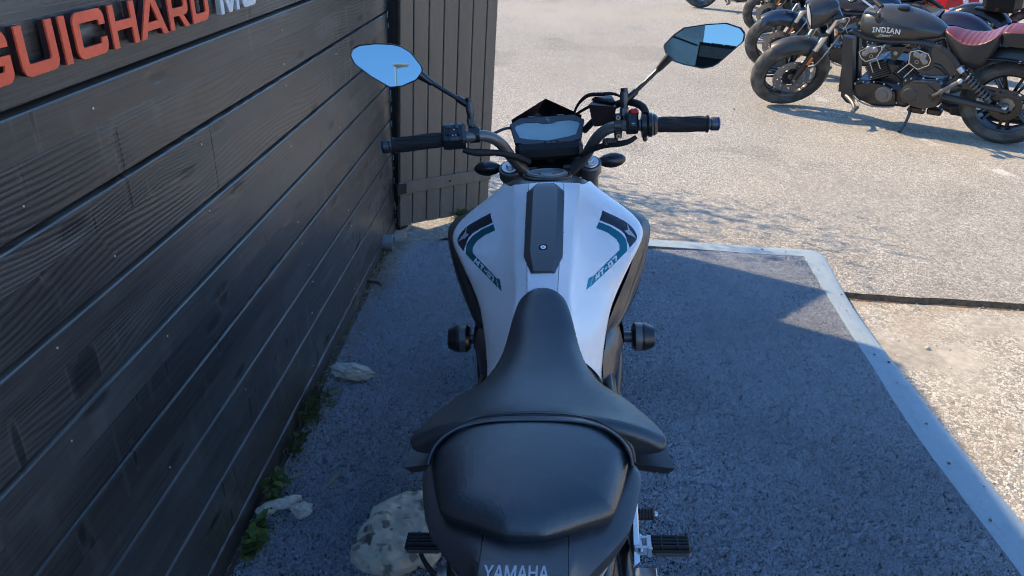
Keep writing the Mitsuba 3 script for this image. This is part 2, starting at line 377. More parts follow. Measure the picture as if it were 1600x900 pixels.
bs('mat_burgundy', (0.115, 0.026, 0.030), 0.40, 0.5)
bs('mat_tan', (0.42, 0.18, 0.055), 0.45, 0.5)
bs('mat_black_leather', (0.020, 0.021, 0.024), 0.36, 0.5)
def rust_disc(p, n, uv):
    f = fbm(p.x * 50, p.y * 50, p.z * 50, 3); return mix(mi.Color3f(0.28, 0.20, 0.15), mi.Color3f(0.36, 0.33, 0.30), f)
bs('mat_rusty_disc', proc(rust_disc), 0.5, metallic=0.5)
bs('mat_headlight', (0.55, 0.57, 0.58), 0.12, metallic=0.6, coat=1.0)
bs('mat_red_paint', (0.50, 0.020, 0.030), 0.2, coat=1.0)
bs('mat_white_vinyl', (0.70, 0.70, 0.70), 0.3)
bs('mat_pale_metal', (0.50, 0.50, 0.48), 0.4, metallic=0.2)
def render_color(p, n, uv):
    t = 0.62 + 0.10 * (fbm(p.y * 0.8, p.z * 0.8, 2.0, 4) - 0.5)
    return mi.Color3f(t, t * 0.93, t * 0.80)
bs('mat_render', proc(render_color), 0.9, 0.2)
bs('mat_window', (0.03, 0.035, 0.04), 0.08, 0.5)
# ================================================================ the setting
def grid_sheet(x0, x1, y0, y1, nx, ny, z, amp, freq, seed):
    X, Y = np.meshgrid(np.linspace(x0, x1, nx), np.linspace(y0, y1, ny), indexing='ij')
    Z = z + amp * (meshkit.fbm(np.stack([X * freq, Y * freq, X * 0], -1), 3, seed) - 0.5)
    return loft(np.stack([X, Y, Z], -1))

# asphalt lot: one sheet to the horizon (everything else lies on it)
big = 160.0
g = [tri((np.array([[-big, -big, -0.03], [big, -big, -0.03], [big, big, -0.03], [-big, big, -0.03]]), np.array([[0, 1, 2, 3]])))]
put('ground', cat(g), 'mat_soil', smooth=False); tag('ground', 'bare ground under the asphalt and the concrete of the lot', kind='structure')
edge_x = np.linspace(1.0, 12, 140)
edge_y = 3.115 - 0.075 * (edge_x - 1.33) + 0.022 * (meshkit.fbm(np.c_[edge_x * 5, edge_x * 0, edge_x * 0], 3, 3) - 0.5) * 2
lot = Polygon([(-60, 3.3), (-0.9, 3.3), (1.0, edge_y[0] + .02)] + list(zip(edge_x, edge_y)) + [(60, 2.2), (60, 120), (-60, 120)])
m = slab(lot, -0.029, 0.0)
ex = edge_x[edge_x > 1.25]; ey = np.interp(ex, edge_x, edge_y); nz = meshkit.fbm(np.c_[ex * 30, ex * 0, ex * 0], 3, 8)
put('broken_edge', fixn(loft([[(x, y - .001, .0015), (x, y - .002 - .004 * b, -.006 - .004 * b), (x, y - .004 - .010 * b, -.0225), (x, y - .006 - .028 * b, -.0245)] for x, y, b in zip(ex, ey, nz)])), 'mat_crumble', smooth=False); tag('broken_edge', 'crumbling brown broken edge of the asphalt', kind='structure')
put('asphalt_lot', m, 'mat_asphalt', smooth=False); tag('asphalt_lot', 'sunlit pale grey asphalt of the parking lot with broken near edge', kind='structure')
m = grid_sheet(-60, 60, -60, 3.35, 3, 3, -0.026, 0, 1, 1)
put('concrete_apron', m, 'mat_concrete', smooth=False); tag('concrete_apron', 'pale worn concrete apron below the broken asphalt edge', kind='structure')
m = grid_sheet(-0.80, -0.66, 0.6, 3.9, 24, 240, 0.004, 0.012, 20, 5)
sel = m.vertices; sel[:, 2] -= 0.02 * np.clip((sel[:, 0] + 0.70) / 0.04, 0, 1)
put('soil_strip', m, 'mat_soil', smooth=True); tag('soil_strip', 'strip of bare soil along the foot of the plank wall', kind='structure')

# pebbles lying on the concrete and the asphalt edge
P = []
for k in range(420):
    if k < 300: x, y = rng.uniform(1.36, 3.2), rng.uniform(1.2, 3.05)
    else: x = rng.uniform(1.33, 3.2); y = float(np.interp(x, edge_x, edge_y)) - abs(rng.normal(0, 0.03))
    r = 0.0022 + 0.004 * rng.random() ** 3
    b = trimesh.creation.icosphere(subdivisions=1, radius=r); b.vertices *= (1, 0.8, 0.6); b.vertices *= 1 + 0.25 * (meshkit.noise(b.vertices * 300 + k)[:, None] - 0.5)
    b.apply_transform(trimesh.transformations.rotation_matrix(rng.uniform(0, 6), [0, 0, 1])); b.apply_translation([x, y, -0.026 + r * 0.4]); P.append(b)
put('gravel', cat(P), 'mat_chalk', smooth=True); tag('gravel', 'loose small pebbles scattered on the pale concrete', 'gravel', kind='stuff')

# ---------------------------------------------------------------- plank wall
WX, WTOP = -0.755, 2.10
wall = thing('plank_wall', 'tall wall of dark stained horizontal planks beside the white motorcycle', 'wall')
joints = [0.078, 0.243, 0.408, 0.572, 0.738, 0.892, 1.055, 1.226, 1.39, 1.555, 1.72, 1.885, 2.05]
TILT = math.tan(math.radians(3.0))
def end_y(z): return 3.605 + z * TILT
prof_h = 0.163
def plank(y0, y1, z0, z1, end_cut=False, seed=0):
    n = max(2, int((y1 - y0) / 0.05))
    ys = np.linspace(y0, y1, n); S = []
    wob = 0.0005 * (meshkit.fbm(np.c_[ys * 2.0, ys * 0 + seed, ys * 0], 2, seed) - 0.5)
    # section (depth from the wall face, height): bevelled upper edge catches the sky
    sec = np.array([(-0.022, z0 + 0.0025), (-0.004, z0 + 0.0015), (0.0, z0 + 0.0045), (0.0005, z0 + (z1 - z0) * 0.5), (0.0, z1 - 0.0105), (-0.0016, z1 - 0.0076), (-0.0095, z1 - 0.0030), (-0.022, z1 - 0.0015)])
    for i, y in enumerate(ys):
        f = i / (n - 1) if end_cut else 0
        yy = np.array([y + (TILT * s[1] * f if end_cut else 0) for s in sec])
        S.append(np.c_[WX + sec[:, 0] + wob[i], yy, sec[:, 1] + wob[i] * 0.8])
    return loft(S, closed=True, caps=True)
zs = [-0.02] + joints
for i in range(len(zs) - 1):
    z0, z1 = zs[i], zs[i + 1]
    rr = np.random.default_rng(40 + i)
    cuts = {8: [1.985], 6: [1.66, ], 3: [-0.2], 10: [0.9]}.get(i, [])
    ys = [-2.20] + cuts + [3.605]
    if i == 0: z0 = 0.0
    for a, b in zip(ys[:-1], ys[1:]):
        last = b == 3.605
        put(wall + '__board', plank(a + (0.0012 if a > -2.1 else 0), b + rr.uniform(-0.003, 0.003) if last else b - 0.0012, z0, z1 - 0.0005, last, i), 'mat_wall', smooth=25)
put(wall + '__cap_board', cbox(0.09, 5.90, 0.035, 0.004, (WX - 0.02, 0.78, WTOP - 0.015)), 'mat_wall')
put(wall + '__backing', cbox(0.03, 5.78, 2.05, 0.002, (WX - 0.042, 0.72, 1.03)), 'mat_black_post')
for y in (-1.5, 0.1, 1.7, 3.3):
    put(wall + '__stud', cbox(0.06, 0.06, 2.04, 0.003, (WX - 0.09, y, 1.02)), 'mat_black_post')
# screws: two per board above every stud
P = []
for i in range(len(zs) - 1):
    for y in (0.98, 1.25, 1.62, 2.2, 2.75, 3.35):
        for dz in (0.035, 0.125):
            if rng.random() < 0.55: continue
            z = zs[i] + dz + rng.normal(0, 0.006)
            s = trimesh.creation.icosphere(subdivisions=1, radius=0.0021 + 0.0012 * rng.random()); s.vertices *= (0.5, 1, 1)
            s.apply_translation([WX + 0.0008, y + rng.normal(0, 0.03), z]); P.append(s)
put(wall + '__screws', cat(P), 'mat_screw', smooth=True); tag(wall + '__screws', 'small pale screw heads along the planks', kind='stuff')
# the black post behind the end of the planks (leans as the planks do)
pp = []
for z in (0.0, 2.08):
    for x, y in ((WX - 0.03, 3.608), (WX + 0.020, 3.608), (WX + 0.050, 3.66), (WX + 0.050, 3.70), (WX - 0.03, 3.70)): pp.append((x, y + z * TILT, z))
put(wall + '__post', hullm(pp), 'mat_black_post')
# pale drips of filler down the sawn plank ends
P = []
for k in range(46):
    z = rng.uniform(0.05, 2.0); h = rng.uniform(0.006, 0.03)
    P.append(cbox(rng.uniform(0.002, 0.004), rng.uniform(0.002, 0.005), h, 0.0008, (WX + 0.0016, end_y(z) - rng.uniform(0.001, 0.006), z)))
put(wall + '__end_chips', cat(P), 'mat_letter_white'); tag(wall + '__end_chips', 'pale bare chips on the sawn ends of the planks', kind='stuff')

# ---------------------------------------------------------------- lettering on the wall
sign = thing('lettering_sign', 'raised red and white capital letters of a shop name high on the plank wall', 'sign')
H = 0.070; SW = 0.0165
def strokes(*lines, sw=SW, cap=2, join=2): return unary_union([LineString(l).buffer(sw / 2, cap_style=cap, join_style=join) for l in lines])
def rrect(w, h, r): return sbox(r, r, w - r, h - r).buffer(r, quad_segs=8)
def ring(w, r=0.016, sw=SW): return rrect(w, H, r).difference(affinity.translate(rrect(w - 2 * sw, H - 2 * sw, max(r - sw, 0.0045)), sw, sw))
def glyph(c, w):
    s = SW
    if c == 'I': return sbox(0, 0, s, H)
    if c == 'U': return ring(w).union(sbox(0, H * .5, s, H)).union(sbox(w - s, H * .5, w, H)).difference(sbox(s, H * .5, w - s, H + .1))
    if c == 'C': return ring(w).difference(sbox(w * .5, H * .36, w + .1, H * .64))
    if c == 'G': return ring(w).difference(sbox(w * .5, H * .52, w + .1, H * .68)).union(sbox(w * .52, H * .36, w, H * .52)).union(sbox(w - s, 0.02, w, H * .5))
    if c == 'H': return sbox(0, 0, s, H).union(sbox(w - s, 0, w, H)).union(sbox(0, H * .40, w, H * .40 + s * .9))
    if c == 'A': return Polygon([(0, 0), (w * .36, H), (w * .64, H), (w, 0), (w - s * 1.15, 0), (w * .5, H * .86), (s * 1.15, 0)]).union(sbox(w * .26, H * .18, w * .74, H * .18 + s * .85)).difference(Polygon([(w * .5, H * .80), (w * .36, H * .42), (w * .64, H * .42)]))
    if c == 'R':
        top = affinity.translate(rrect(w, H * .66, .014), 0, H * .34).union(sbox(0, H * .34, w * .4, H)).difference(affinity.translate(rrect(w - 2 * s, H * .66 - 2 * s * .92, .005), s, H * .34 + s * .92))
        return top.union(sbox(0, 0, s, H)).union(Polygon([(w * .45, H * .40), (w * .68, H * .40), (w, 0), (w - s * 1.25, 0)]))
    if c == 'D': return ring(w, .022).union(sbox(0, 0, s, H)).union(sbox(0, 0, w * .4, s)).union(sbox(0, H - s, w * .4, H))
    if c == 'M': return sbox(0, 0, s, H).union(sbox(w - s, 0, w, H)).union(Polygon([(0, H), (s * 1.1, H), (w * .5, H * .25), (w - s * 1.1, H), (w, H), (w * .5 + s * .5, 0), (w * .5 - s * .5, 0)]))
    if c == 'O': return ring(w)
    if c == 'T': return sbox(0, H - s, w, H).union(sbox(w / 2 - s / 2, 0, w / 2 + s / 2, H))
    if c == 'S': return ring(w).difference(sbox(w * .6, H * .5, w + .1, H * .72)).difference(sbox(-.1, H * .28, w * .4, H * .5)).union(sbox(s, H * .5 - s * .45, w - s, H * .5 + s * .45))
for c, y0, y1, col in [('G', .955, 1.044, 'red'), ('U', 1.064, 1.152, 'red'), ('I', 1.1685, 1.185, 'red'), ('C', 1.203, 1.293, 'red'), ('H', 1.310, 1.396, 'red'), ('A', 1.404, 1.509, 'red'), ('R', 1.522, 1.606, 'red'), ('D', 1.624, 1.706, 'red'),
                       ('M', 1.772, 1.880, 'white'), ('O', 1.902, 1.992, 'white')]:
    gl = glyph(c, y1 - y0).buffer(0)
    face = slab(gl, 0.0095, 0.0125); side = slab(gl.buffer(-0.0002), 0.0, 0.0093)
    to = lambda v, y0=y0: np.c_[WX + 0.006 + v[:, 2], y0 + v[:, 0], 1.2665 + v[:, 1]]
    k = put(sign + '__letter', face, 'mat_letter_' + col, to, smooth=False)
    tag(k, f'{col} letter {c}')
    put(k + '__backing', side, 'mat_letter_edge' if col == 'red' else 'mat_pale_metal', to, smooth=False)

# ---------------------------------------------------------------- gates
def make_gate(hinge, ang, tilt, z0, height, label, n_boards=7, width=0.555, ledges=(0.20, 1.25)):
    t = thing('plank_gate', label, 'gate')
    g = np.array([math.cos(ang), math.sin(ang), 0]); nrm = np.array([g[1], -g[0], 0])      # nrm faces the viewer side
    ct, st = math.cos(tilt), math.sin(tilt)
    G1 = g * ct - np.array([0, 0, 1]) * st; G2 = np.array([0, 0, 1]) * ct + g * st
    M = np.stack([G1, nrm, G2], 1); o = np.array([hinge[0], hinge[1], z0])
    edges = np.r_[0, np.cumsum([0.074] + [0.0835] * (n_boards - 2) + [0.066])]; edges = edges / edges[-1] * width
    for a, b in zip(edges[:-1], edges[1:]):
        put(t + '__board', cbox(b - a - 0.0045, 0.022, height + rng.uniform(-.004, .004), 0.0025, ((a + b) / 2, 0, height / 2)), 'mat_gate', (M, o))
    put(t + '__backing', cbox(width - .01, 0.004, height - .012, 0.001, (width / 2, -0.0145, height / 2)), 'mat_black_post', (M, o))
    for z in ledges:
        # the ledges are planted between the visible joints of the boards
        put(t + '__ledge', cbox(width + 0.012, 0.012, 0.062, 0.002, (width / 2 - .006, 0.0175, z)), 'mat_gate', (M, o))
        put(t + '__bolt', lathe([(0, 0), (0.005, 0), (0.005, 0.003), (0.003, 0.004), (0, 0.004)], 12, 'y'), 'mat_iron', (M, o + M @ np.array([width * .52, 0.0237, z])))
    for z in ledges:
        h = put(t + '__hinge', cat(cbox(0.045, 0.006, 0.05, 0.0015, (0.006, 0.0262, z)), cyl((-0.022, 0.0262, z - .03), (-0.022, 0.0262, z + .03), 0.009, 12)), 'mat_iron', (M, o))
        put(h + '__plate', cbox(0.004, 0.022, 0.13, 0.001, (0, 0, 0)), 'mat_iron', (np.eye(3), o + np.array([0.040 + WX + 0.745 - 0.0475 + 0.007, -0.045, z])))
    for z in (0.06, height - 0.06):
        put(t + '__rear_rail', cbox(width - 0.02, 0.02, 0.07, 0.002, (width / 2, -0.0280, z)), 'mat_gate', (M, o))
    return t
make_gate((-0.732, 3.565), math.radians(42), math.radians(3.0), 0.045, 1.53, 'dark board gate standing open at the far end of the plank wall')
make_gate((-0.74, -1.66), math.radians(-14), math.radians(4.0), 0.05, 1.50, 'dark board gate behind the viewer, seen only in the right mirror', n_boards=13, width=1.05)

# small fittings of the wall foot
t = thing('pipe_stub', 'short grey plastic pipe end sticking out of the wall foot near the gate', 'pipe')
put(t + '__pipe', lathe([(0.031, -0.03), (0.036, -0.03), (0.036, 0.034), (0.0345, 0.036), (0.031, 0.036), (0.031, -0.03)], 28, 'x'), 'mat_pipe', (np.eye(3), np.array([WX + 0.01, 3.32, 0.062])), smooth=35)
put(t + '__plug', lathe([(0, -0.004), (0.0308, -0.004)], 24, 'x'), 'mat_black_post', (np.eye(3), np.array([WX + 0.01, 3.32, 0.062])))  # black disc stands in for the shaded inside of the pipe
t = put('iron_peg', tube([(WX - .02, 2.955, 0.035), (WX + 0.05, 2.95, 0.030), (WX + 0.062, 2.95, 0.016)], 0.0055, 10), 'mat_iron'); tag(t, 'black iron peg poking out at the foot of the plank wall', 'peg')

# lamp post far behind the viewer, seen in the left mirror
t = thing('street_lamp', 'tall pale street lamp seen only in the left mirror', 'street lamp')
LP = np.array([3.65, -22.3, 0.0])
put(t + '__pole', tube([LP, LP + [0, 0, 7.6]], [0.05, 0.032], 16), 'mat_pale_metal')
put(t + '__arm', cyl(LP + [0, 0, 7.58], LP + [0.3, 0, 7.66], 0.04), 'mat_pale_metal')
put(t + '__lamp_head', cbox(0.50, 0.22, 0.09, 0.03, LP + [0.18, 0, 7.68]), 'mat_pale_metal')

# ---------------------------------------------------------------- floor mat and its edging
inner = [(1.236, 1.0), (1.232, 1.5), (1.206, 2.0), (1.209, 2.3), (1.216, 2.62), (1.226, 3.0), (1.243, 3.44)]
outer = [(1.400, 1.0), (1.362, 1.5), (1.330, 2.0), (1.316, 2.4), (1.310, 2.85), (1.330, 3.2), (1.352, 3.44)]
mat_t = thing('floor_mat', 'dark grey looped fibre mat under the white motorcycle', 'mat')
put(mat_t + '__backing', slab([(-0.715, -1.2), (1.30, -1.2), (1.28, 3.50), (-0.50, 3.53), (-0.715, 3.2)], 0.0035, 0.0065), 'mat_carpet', smooth=False)
TS = 0.285
def fibre_patch(seed, n):
    r = np.random.default_rng(seed)
    c = np.c_[r.uniform(0, TS, n), r.uniform(0, TS, n), np.zeros(n)] - [TS / 2, TS / 2, 0]
    a = r.uniform(0, 2 * np.pi, n); L = r.uniform(0.006, 0.015, n); hgt = r.uniform(0.0020, 0.0065, n); w = r.uniform(0.00035, 0.00065, n)
    d = np.c_[np.cos(a), np.sin(a), 0 * a]; s = np.c_[-np.sin(a), np.cos(a), 0 * a]; bend = r.uniform(-.45, .45, n)[:, None] * L[:, None]
    base = r.uniform(0.0, 0.0025, n)
    rows = []
    for u, z in ((-.5, 0.0), (-.18, 1.0), (.18, 0.95), (.5, 0.05)):
        p = c + d * (u * L)[:, None] + s * bend * (0.5 - 2 * u * u); p[:, 2] = base + hgt * z
        rows += [p + s * w[:, None], p + np.c_[0 * a, 0 * a, w * 1.3], p - s * w[:, None]]
    V = np.stack(rows, 1)                                     # n, 12, 3
    f = []
    for k in range(3):
        for e in ((0, 1), (1, 2)):
            A, B, C, D = 3 * k + e[0], 3 * k + e[1], 3 * k + 3 + e[1], 3 * k + 3 + e[0]
            f += [(A, B, C), (A, C, D)]
    f = np.array(f)
    F = (f[None] + 12 * np.arange(n)[:, None, None]).reshape(-1, 3)
    return trimesh.Trimesh(V.reshape(-1, 3), F, process=False)
for s in range(2):
    scene[f'fibre_group_{"ab"[s]}'] = {'type': 'shapegroup', 'patch': mikit.ply(fibre_patch(100 + s, 6200), 'mat_fibre', smooth=False)}
    nm.used.add(f'fibre_group_{"ab"[s]}')
k = 0
for ix in range(7):
    for iy in range(13):
        x = 1.262 - TS * (ix + .5); y = 3.480 - TS * (iy + .5)
        k += 1
        S4 = mi.ScalarTransform4f
        scene[f'{mat_t}__fibre__{k:03d}'] = {'type': 'instance', 'group': {'type': 'ref', 'id': f'fibre_group_{"ab"[(ix * 7 + iy * 3) % 2]}'},
             'to_world': S4().translate([x, y, 0.0065]).rotate([0, 0, 1], 90 * int(rng.integers(4)))}
tag(mat_t + '__fibre', 'curled grey plastic fibres of the mat', kind='stuff')

tape = thing('edging_strip', 'pale blue grey edging strip along the border of the floor mat', 'edging strip')
def strip(inn, out, z=0.0135, n=60, seed=1):
    a = interp(inn, n, 'cubic'); b = interp(out, n, 'cubic'); S = []
    for i in range(n):
        row = []
        for t_, dz in ((0, -0.010), (0.0, 0.0), (0.12, 0.0012), (0.35, 0.0), (0.6, 0.0), (0.85, -0.0035), (0.97, -0.009), (1.0, -0.0128)):
            p = a[i] * (1 - t_) + b[i] * t_; row.append((p[0], p[1], z + dz + 0.002 * (meshkit.noise(np.array([p[0] * 9, p[1] * 9, seed])) - .5)))
        S.append(row)
    return fixn(loft(S))
corner_in = [(1.243, 3.44), (1.2435, 3.452), (1.2435, 3.4565), (1.238, 3.4585), (1.225, 3.459)]
corner_out = [(1.352, 3.44), (1.353, 3.50), (1.335, 3.545), (1.295, 3.562), (1.225, 3.570)]
k = put(tape + '__side_strip', strip(inner, outer), 'mat_tape', smooth=40)
put(tape + '__corner_strip', strip(corner_in, corner_out, n=24), 'mat_tape', smooth=40)
put(tape + '__far_strip', strip([(1.225, 3.459), (0.9, 3.480), (0.5, 3.515), (0.1, 3.54), (-0.3, 3.575), (-0.42, 3.60)], [(1.225, 3.570), (0.9, 3.590), (0.5, 3.622), (0.1, 3.65), (-0.3, 3.685), (-0.42, 3.715)], n=50, seed=2), 'mat_tape', smooth=40)
P = []
q = np.random.default_rng(77)
for k in range(150):
    x, y = q.uniform(-.70, 1.2), q.uniform(1.25, 3.4); L_ = q.uniform(.003, .016) * (1.6 if x < -.3 else 1); a = q.uniform(0, 6.28); d = np.array([math.cos(a), math.sin(a), 0]) * L_ / 2; c = np.array([x, y, .0145])
    P.append(tube([c - d, c + [0, 0, .001], c + d], [.0007, .0010, .0006], 4, caps=False))
put('litter', cat(P), 'mat_straw', smooth=True); tag('litter', 'tiny straws and chips lying on the mat', 'litter', kind='stuff')
P = []
for i, (x, y) in enumerate([(1.265, 3.30), (1.29, 3.05), (1.30, 2.93), (1.262, 2.90), (1.25, 2.55), (1.285, 2.50), (1.262, 2.36), (1.262, 2.12), (1.245, 1.92), (1.30, 1.82), (1.25, 1.68), (1.06, 3.52), (0.78, 3.55), (1.17, 3.50)]):
    b = blob(0.0028 + 0.0014 * (i % 3), i, 1, .5, 1.5, (1, 1, .5)); b.apply_translation([x, y, 0.0165]); P.append(b)
put('crumb', cat(P), 'mat_crumble', smooth=False); tag('crumb', 'dark crumbs and grit lying on the pale edging strip', 'grit', kind='stuff')

# unseen block added right of the frame: its sunlit front throws warm light back at the wall
t = thing('building', 'long pale rendered building across the lot, right of the frame', 'building')
put(t + '__wall', cbox(6.0, 26.0, 5.6, 0.02, (21.5, -4.0, 2.75)), 'mat_render', smooth=False)
put(t + '__roof_edge', cbox(6.3, 26.3, 0.18, 0.02, (21.5, -4.0, 5.62)), 'mat_pale_metal', smooth=False)
for y in np.arange(-15.0, 8.0, 3.4):
    w = put(t + '__window', cbox(0.05, 1.7, 1.5, 0.01, (18.49, y, 1.75)), 'mat_window', smooth=False)
    put(w + '__frame', cat(cbox(0.09, 1.86, 0.07, 0.01, (18.49, y, 2.54)), cbox(0.12, 1.86, 0.07, 0.01, (18.48, y, 0.96)), cbox(0.09, 0.07, 1.5, 0.01, (18.49, y - .89, 1.75)), cbox(0.09, 0.07, 1.5, 0.01, (18.49, y + .89, 1.75))), 'mat_pale_metal', smooth=False)
# ================================================================ the white motorcycle
BX, BY, BYAW, LEAN, STEER = 0.0541, 0.8131, -0.0146, 0.0707, 0.0572
def lean_frame(o, head, ln):
    c, s = math.cos(ln), math.sin(ln); L = np.array([[c, 0, -s], [0, 1, 0], [s, 0, c]])
    c, s = math.cos(head), math.sin(head); Z = np.array([[c, -s, 0], [s, c, 0], [0, 0, 1]])
    return Z @ L, np.array([o[0], o[1], 0.0])
MB, OB = lean_frame((BX, BY), BYAW, LEAN)
RAKE = math.radians(24.8)
AXS, A0 = np.array([0, -math.sin(RAKE), math.cos(RAKE)]), np.array([0, 1.49, 0])
def axis_rot(ax, ang):
    K = np.array([[0, -ax[2], ax[1]], [ax[2], 0, -ax[0]], [-ax[1], ax[0], 0]]); return np.eye(3) + math.sin(ang) * K + (1 - math.cos(ang)) * K @ K
MS = axis_rot(AXS, STEER)
fB = lambda v: v @ MB.T + OB
fS = lambda v: fB((v - A0) @ MS.T + A0)
moto = thing('motorcycle', 'white naked motorcycle with black seat parked on the dark mat in the wall shade', 'motorcycle')
def mb(key, mesh, m, smooth=30, parent=None): return put((parent or moto) + '__' + key, mesh, m, fB, smooth)
def ms(key, mesh, m, smooth=30, parent=None): return put((parent or moto) + '__' + key, mesh, m, fS, smooth)
mir = np.array([-1, 1, 1.0])
def flip(m):
    m = tri(m).copy(); m.vertices = m.vertices * mir; m.faces = m.faces[:, ::-1]; return m

# ---- tank: feature curves from front to rear (x, y, z) for the right half
C0 = [(0, .800, .957), (0, .755, .950), (0, .69, .936), (0, .61, .915), (0, .53, .891), (0, .46, .864), (0, .40, .832), (0, .35, .800)]
C1 = [(.0390, .802, .9575), (.0382, .757, .9510), (.0365, .69, .937), (.034, .61, .916), (.0315, .53, .8915), (.029, .46, .863), (.030, .40, .831), (.03, .35, .799)]
C2 = [(.072, .815, .951), (.070, .765, .941), (.066, .70, .926), (.061, .615, .904), (.055, .535, .881), (.050, .465, .855), (.055, .40, .822), (.065, .35, .790)]
C3 = [(.089, .840, .943), (.118, .797, .919), (.140, .735, .894), (.128, .648, .869), (.104, .568, .840), (.090, .492, .815), (.083, .415, .785), (.090, .36, .757)]
C4 = [(.099, .870, .935), (.160, .828, .897), (.204, .765, .868), (.182, .670, .846), (.143, .590, .803), (.122, .515, .777), (.108, .430, .737), (.108, .365, .720)]
C5 = [(.094, .870, .915), (.158, .828, .875), (.203, .765, .845), (.176, .670, .820), (.137, .590, .775), (.116, .515, .745), (.102, .430, .700), (.102, .365, .680)]
C6 = [(.080, .865, .880), (.140, .825, .830), (.180, .765, .795), (.150, .670, .770), (.112, .590, .730), (.098, .515, .700), (.090, .430, .660), (.09, .365, .640)]
NS = 72
CC = [interp(c, NS, 'cubic') for c in (C0, C1, C2, C3, C4, C5, C6)]
def tank_row(i):
    """Across row i: from the seam to the lower edge; t is 0 at the seam, 1 at the crease, 3 at the shoulder, 5 at the bottom."""
    k = [CC[j][i] for j in range(1, 7)]
    ts = np.r_[np.linspace(0, 1, 5)[:-1], np.linspace(1, 3, 19)[:-1], np.linspace(3, 5, 9)]
    a = PchipInterpolator([0, 1], np.array(k[:2]), axis=0); out = []
    b = CubicSpline([1, 2, 3, 3.5, 5], np.array([k[1], k[2], k[3], k[4] * .5 + k[3] * .5 + np.array([.002, 0, 0]), k[5]]), axis=0)
    for t in ts: out.append(a(t) if t < 1 else b(t))
    return np.array(out)
TANK = np.array([tank_row(i) for i in range(NS)])
TS_ = np.r_[np.linspace(0, 1, 5)[:-1], np.linspace(1, 3, 19)[:-1], np.linspace(3, 5, 9)]
def tank_at(s, t, lift=0.0):
    """Point(s) of the right tank surface by row position s in 0..1 and t as above."""
    from scipy.interpolate import RegularGridInterpolator as RG
    if not hasattr(tank_at, 'f'):
        tank_at.f = RG((np.linspace(0, 1, NS), TS_), TANK)
        du = np.gradient(TANK, axis=0); dv = np.gradient(TANK, axis=1)
        n = np.cross(dv, du); n /= np.linalg.norm(n, axis=-1, keepdims=True); n *= np.sign(n[NS // 3, 12, 2])
        tank_at.n = RG((np.linspace(0, 1, NS), TS_), n)
    q = np.stack(np.broadcast_arrays(s, t), -1)
    return tank_at.f(q) + lift * tank_at.n(q)
side = loft(TANK); side = fixn(side)
centre = fixn(loft(np.stack([np.linspace(CC[1] * mir + [.0011, 0, 0], CC[1] - [.0011, 0, 0], 9)[:, i] + np.c_[np.zeros(9), np.zeros(9), 0.0016 * (1 - np.linspace(-1, 1, 9) ** 2)] for i in range(NS)])))
tk = mb('tank_cover', side, 'mat_white_paint', 16); tk2 = mb('tank_cover', flip(side), 'mat_white_paint', 16)
mb('tank_centre_cover', centre, 'mat_white_paint', 40)

tank_at(0.5, 0.5)
un = TANK[:, :23] - 0.004 * tank_at.n(np.stack(np.meshgrid(np.linspace(0, 1, NS), TS_[:23], indexing='ij'), -1))
un = np.concatenate([un[:, ::-1] * mir, un], 1)
mb('fuel_tank', loft(un), 'mat_satin_black', 30)

# decals, drawn in (s, t) of the tank surface; text runs along its stripe
def surf_patch(poly, lift, left, grow=0.0013):
    poly = poly if hasattr(poly, 'geom_type') else Polygon(poly)
    poly = poly.buffer(0); out = []
    for g in getattr(poly, 'geoms', [poly]):
        sc = np.array([1, .25]); gg = affinity.scale(g, 1, .25, origin=(0, 0)).buffer(grow, join_style=2)
        v, f = trimesh.creation.triangulate_polygon(gg, engine='earcut')
        v3, f3 = trimesh.remesh.subdivide_to_size(np.c_[v, np.zeros(len(v))], f, 0.012, max_iter=12)
        P = tank_at(np.clip(v3[:, 0], 0, 1), np.clip(v3[:, 1] / .25, 0, 5), lift); m = trimesh.Trimesh(P, f3, process=False)
        m.merge_vertices()
        n = m.face_normals[:, 2].sum()
        if n < 0: m.faces = m.faces[:, ::-1]
        out.append(flip(m) if left else m)
    return cat(out)
NAVY = [(.2329, 1.82), (.2603, 2.094), (.2894, 2.373), (.3263, 2.6045), (.3599, 2.7855), (.3755, 2.808), (.4179, 2.681), (.3895, 2.486), (.3561, 2.345), (.3373, 2.221), (.3152, 1.9876), (.2957, 1.6895)]
TEAL = [(.309, 1.6655), (.327, 1.957), (.3571, 2.238), (.3882, 2.44), (.4328, 2.621), (.5197, 2.279), (.6247, 1.87), (.5765, 1.864), (.4989, 2.1325), (.436, 2.362), (.4118, 2.304), (.3861, 2.156), (.3591, 1.91), (.3416, 1.6135)]
BAR = [(.5937, 1.732), (.580, 1.838), (.6285, 1.829), (.6494, 1.728)]
EMB = [(.2998, 2.394), (.3336, 2.458), (.3708, 2.741), (.3615, 2.564), (.3609, 2.469), (.3433, 2.325), (.3358, 2.413)]
def glyph_polys(text, w=0.62, gap=0.30, sw=0.20):
    """Square-cut lettering, height 1, as one polygon in (x, y); width returned too."""
    x, out = 0.0, []
    def L(*p): out.append(LineString([(x + a, b) for a, b in p]).buffer(sw / 2, cap_style=2, join_style=2))
    h = sw / 2
    for c in text:
        cw = w
        if c == 'M': cw = .95; L((h, 0), (h, 1 - h), (cw / 2, .35), (cw - h, 1 - h), (cw - h, 0))
        elif c == 'T': cw = .75; L((0, 1 - h), (cw, 1 - h)); L((cw / 2, 0), (cw / 2, 1))
        elif c == '-': cw = .45; L((0, .5), (cw, .5))
        elif c == '0': cw = .80; L((h, h), (cw - h, h), (cw - h, 1 - h), (h, 1 - h), (h, 0))
        elif c == '7': cw = .72; L((0, 1 - h), (cw - h, 1 - h), (cw - h, .55), (cw * .45, 0))
        x += cw + gap
    return unary_union(out), x - gap
tp, tw = glyph_polys('MT-07')
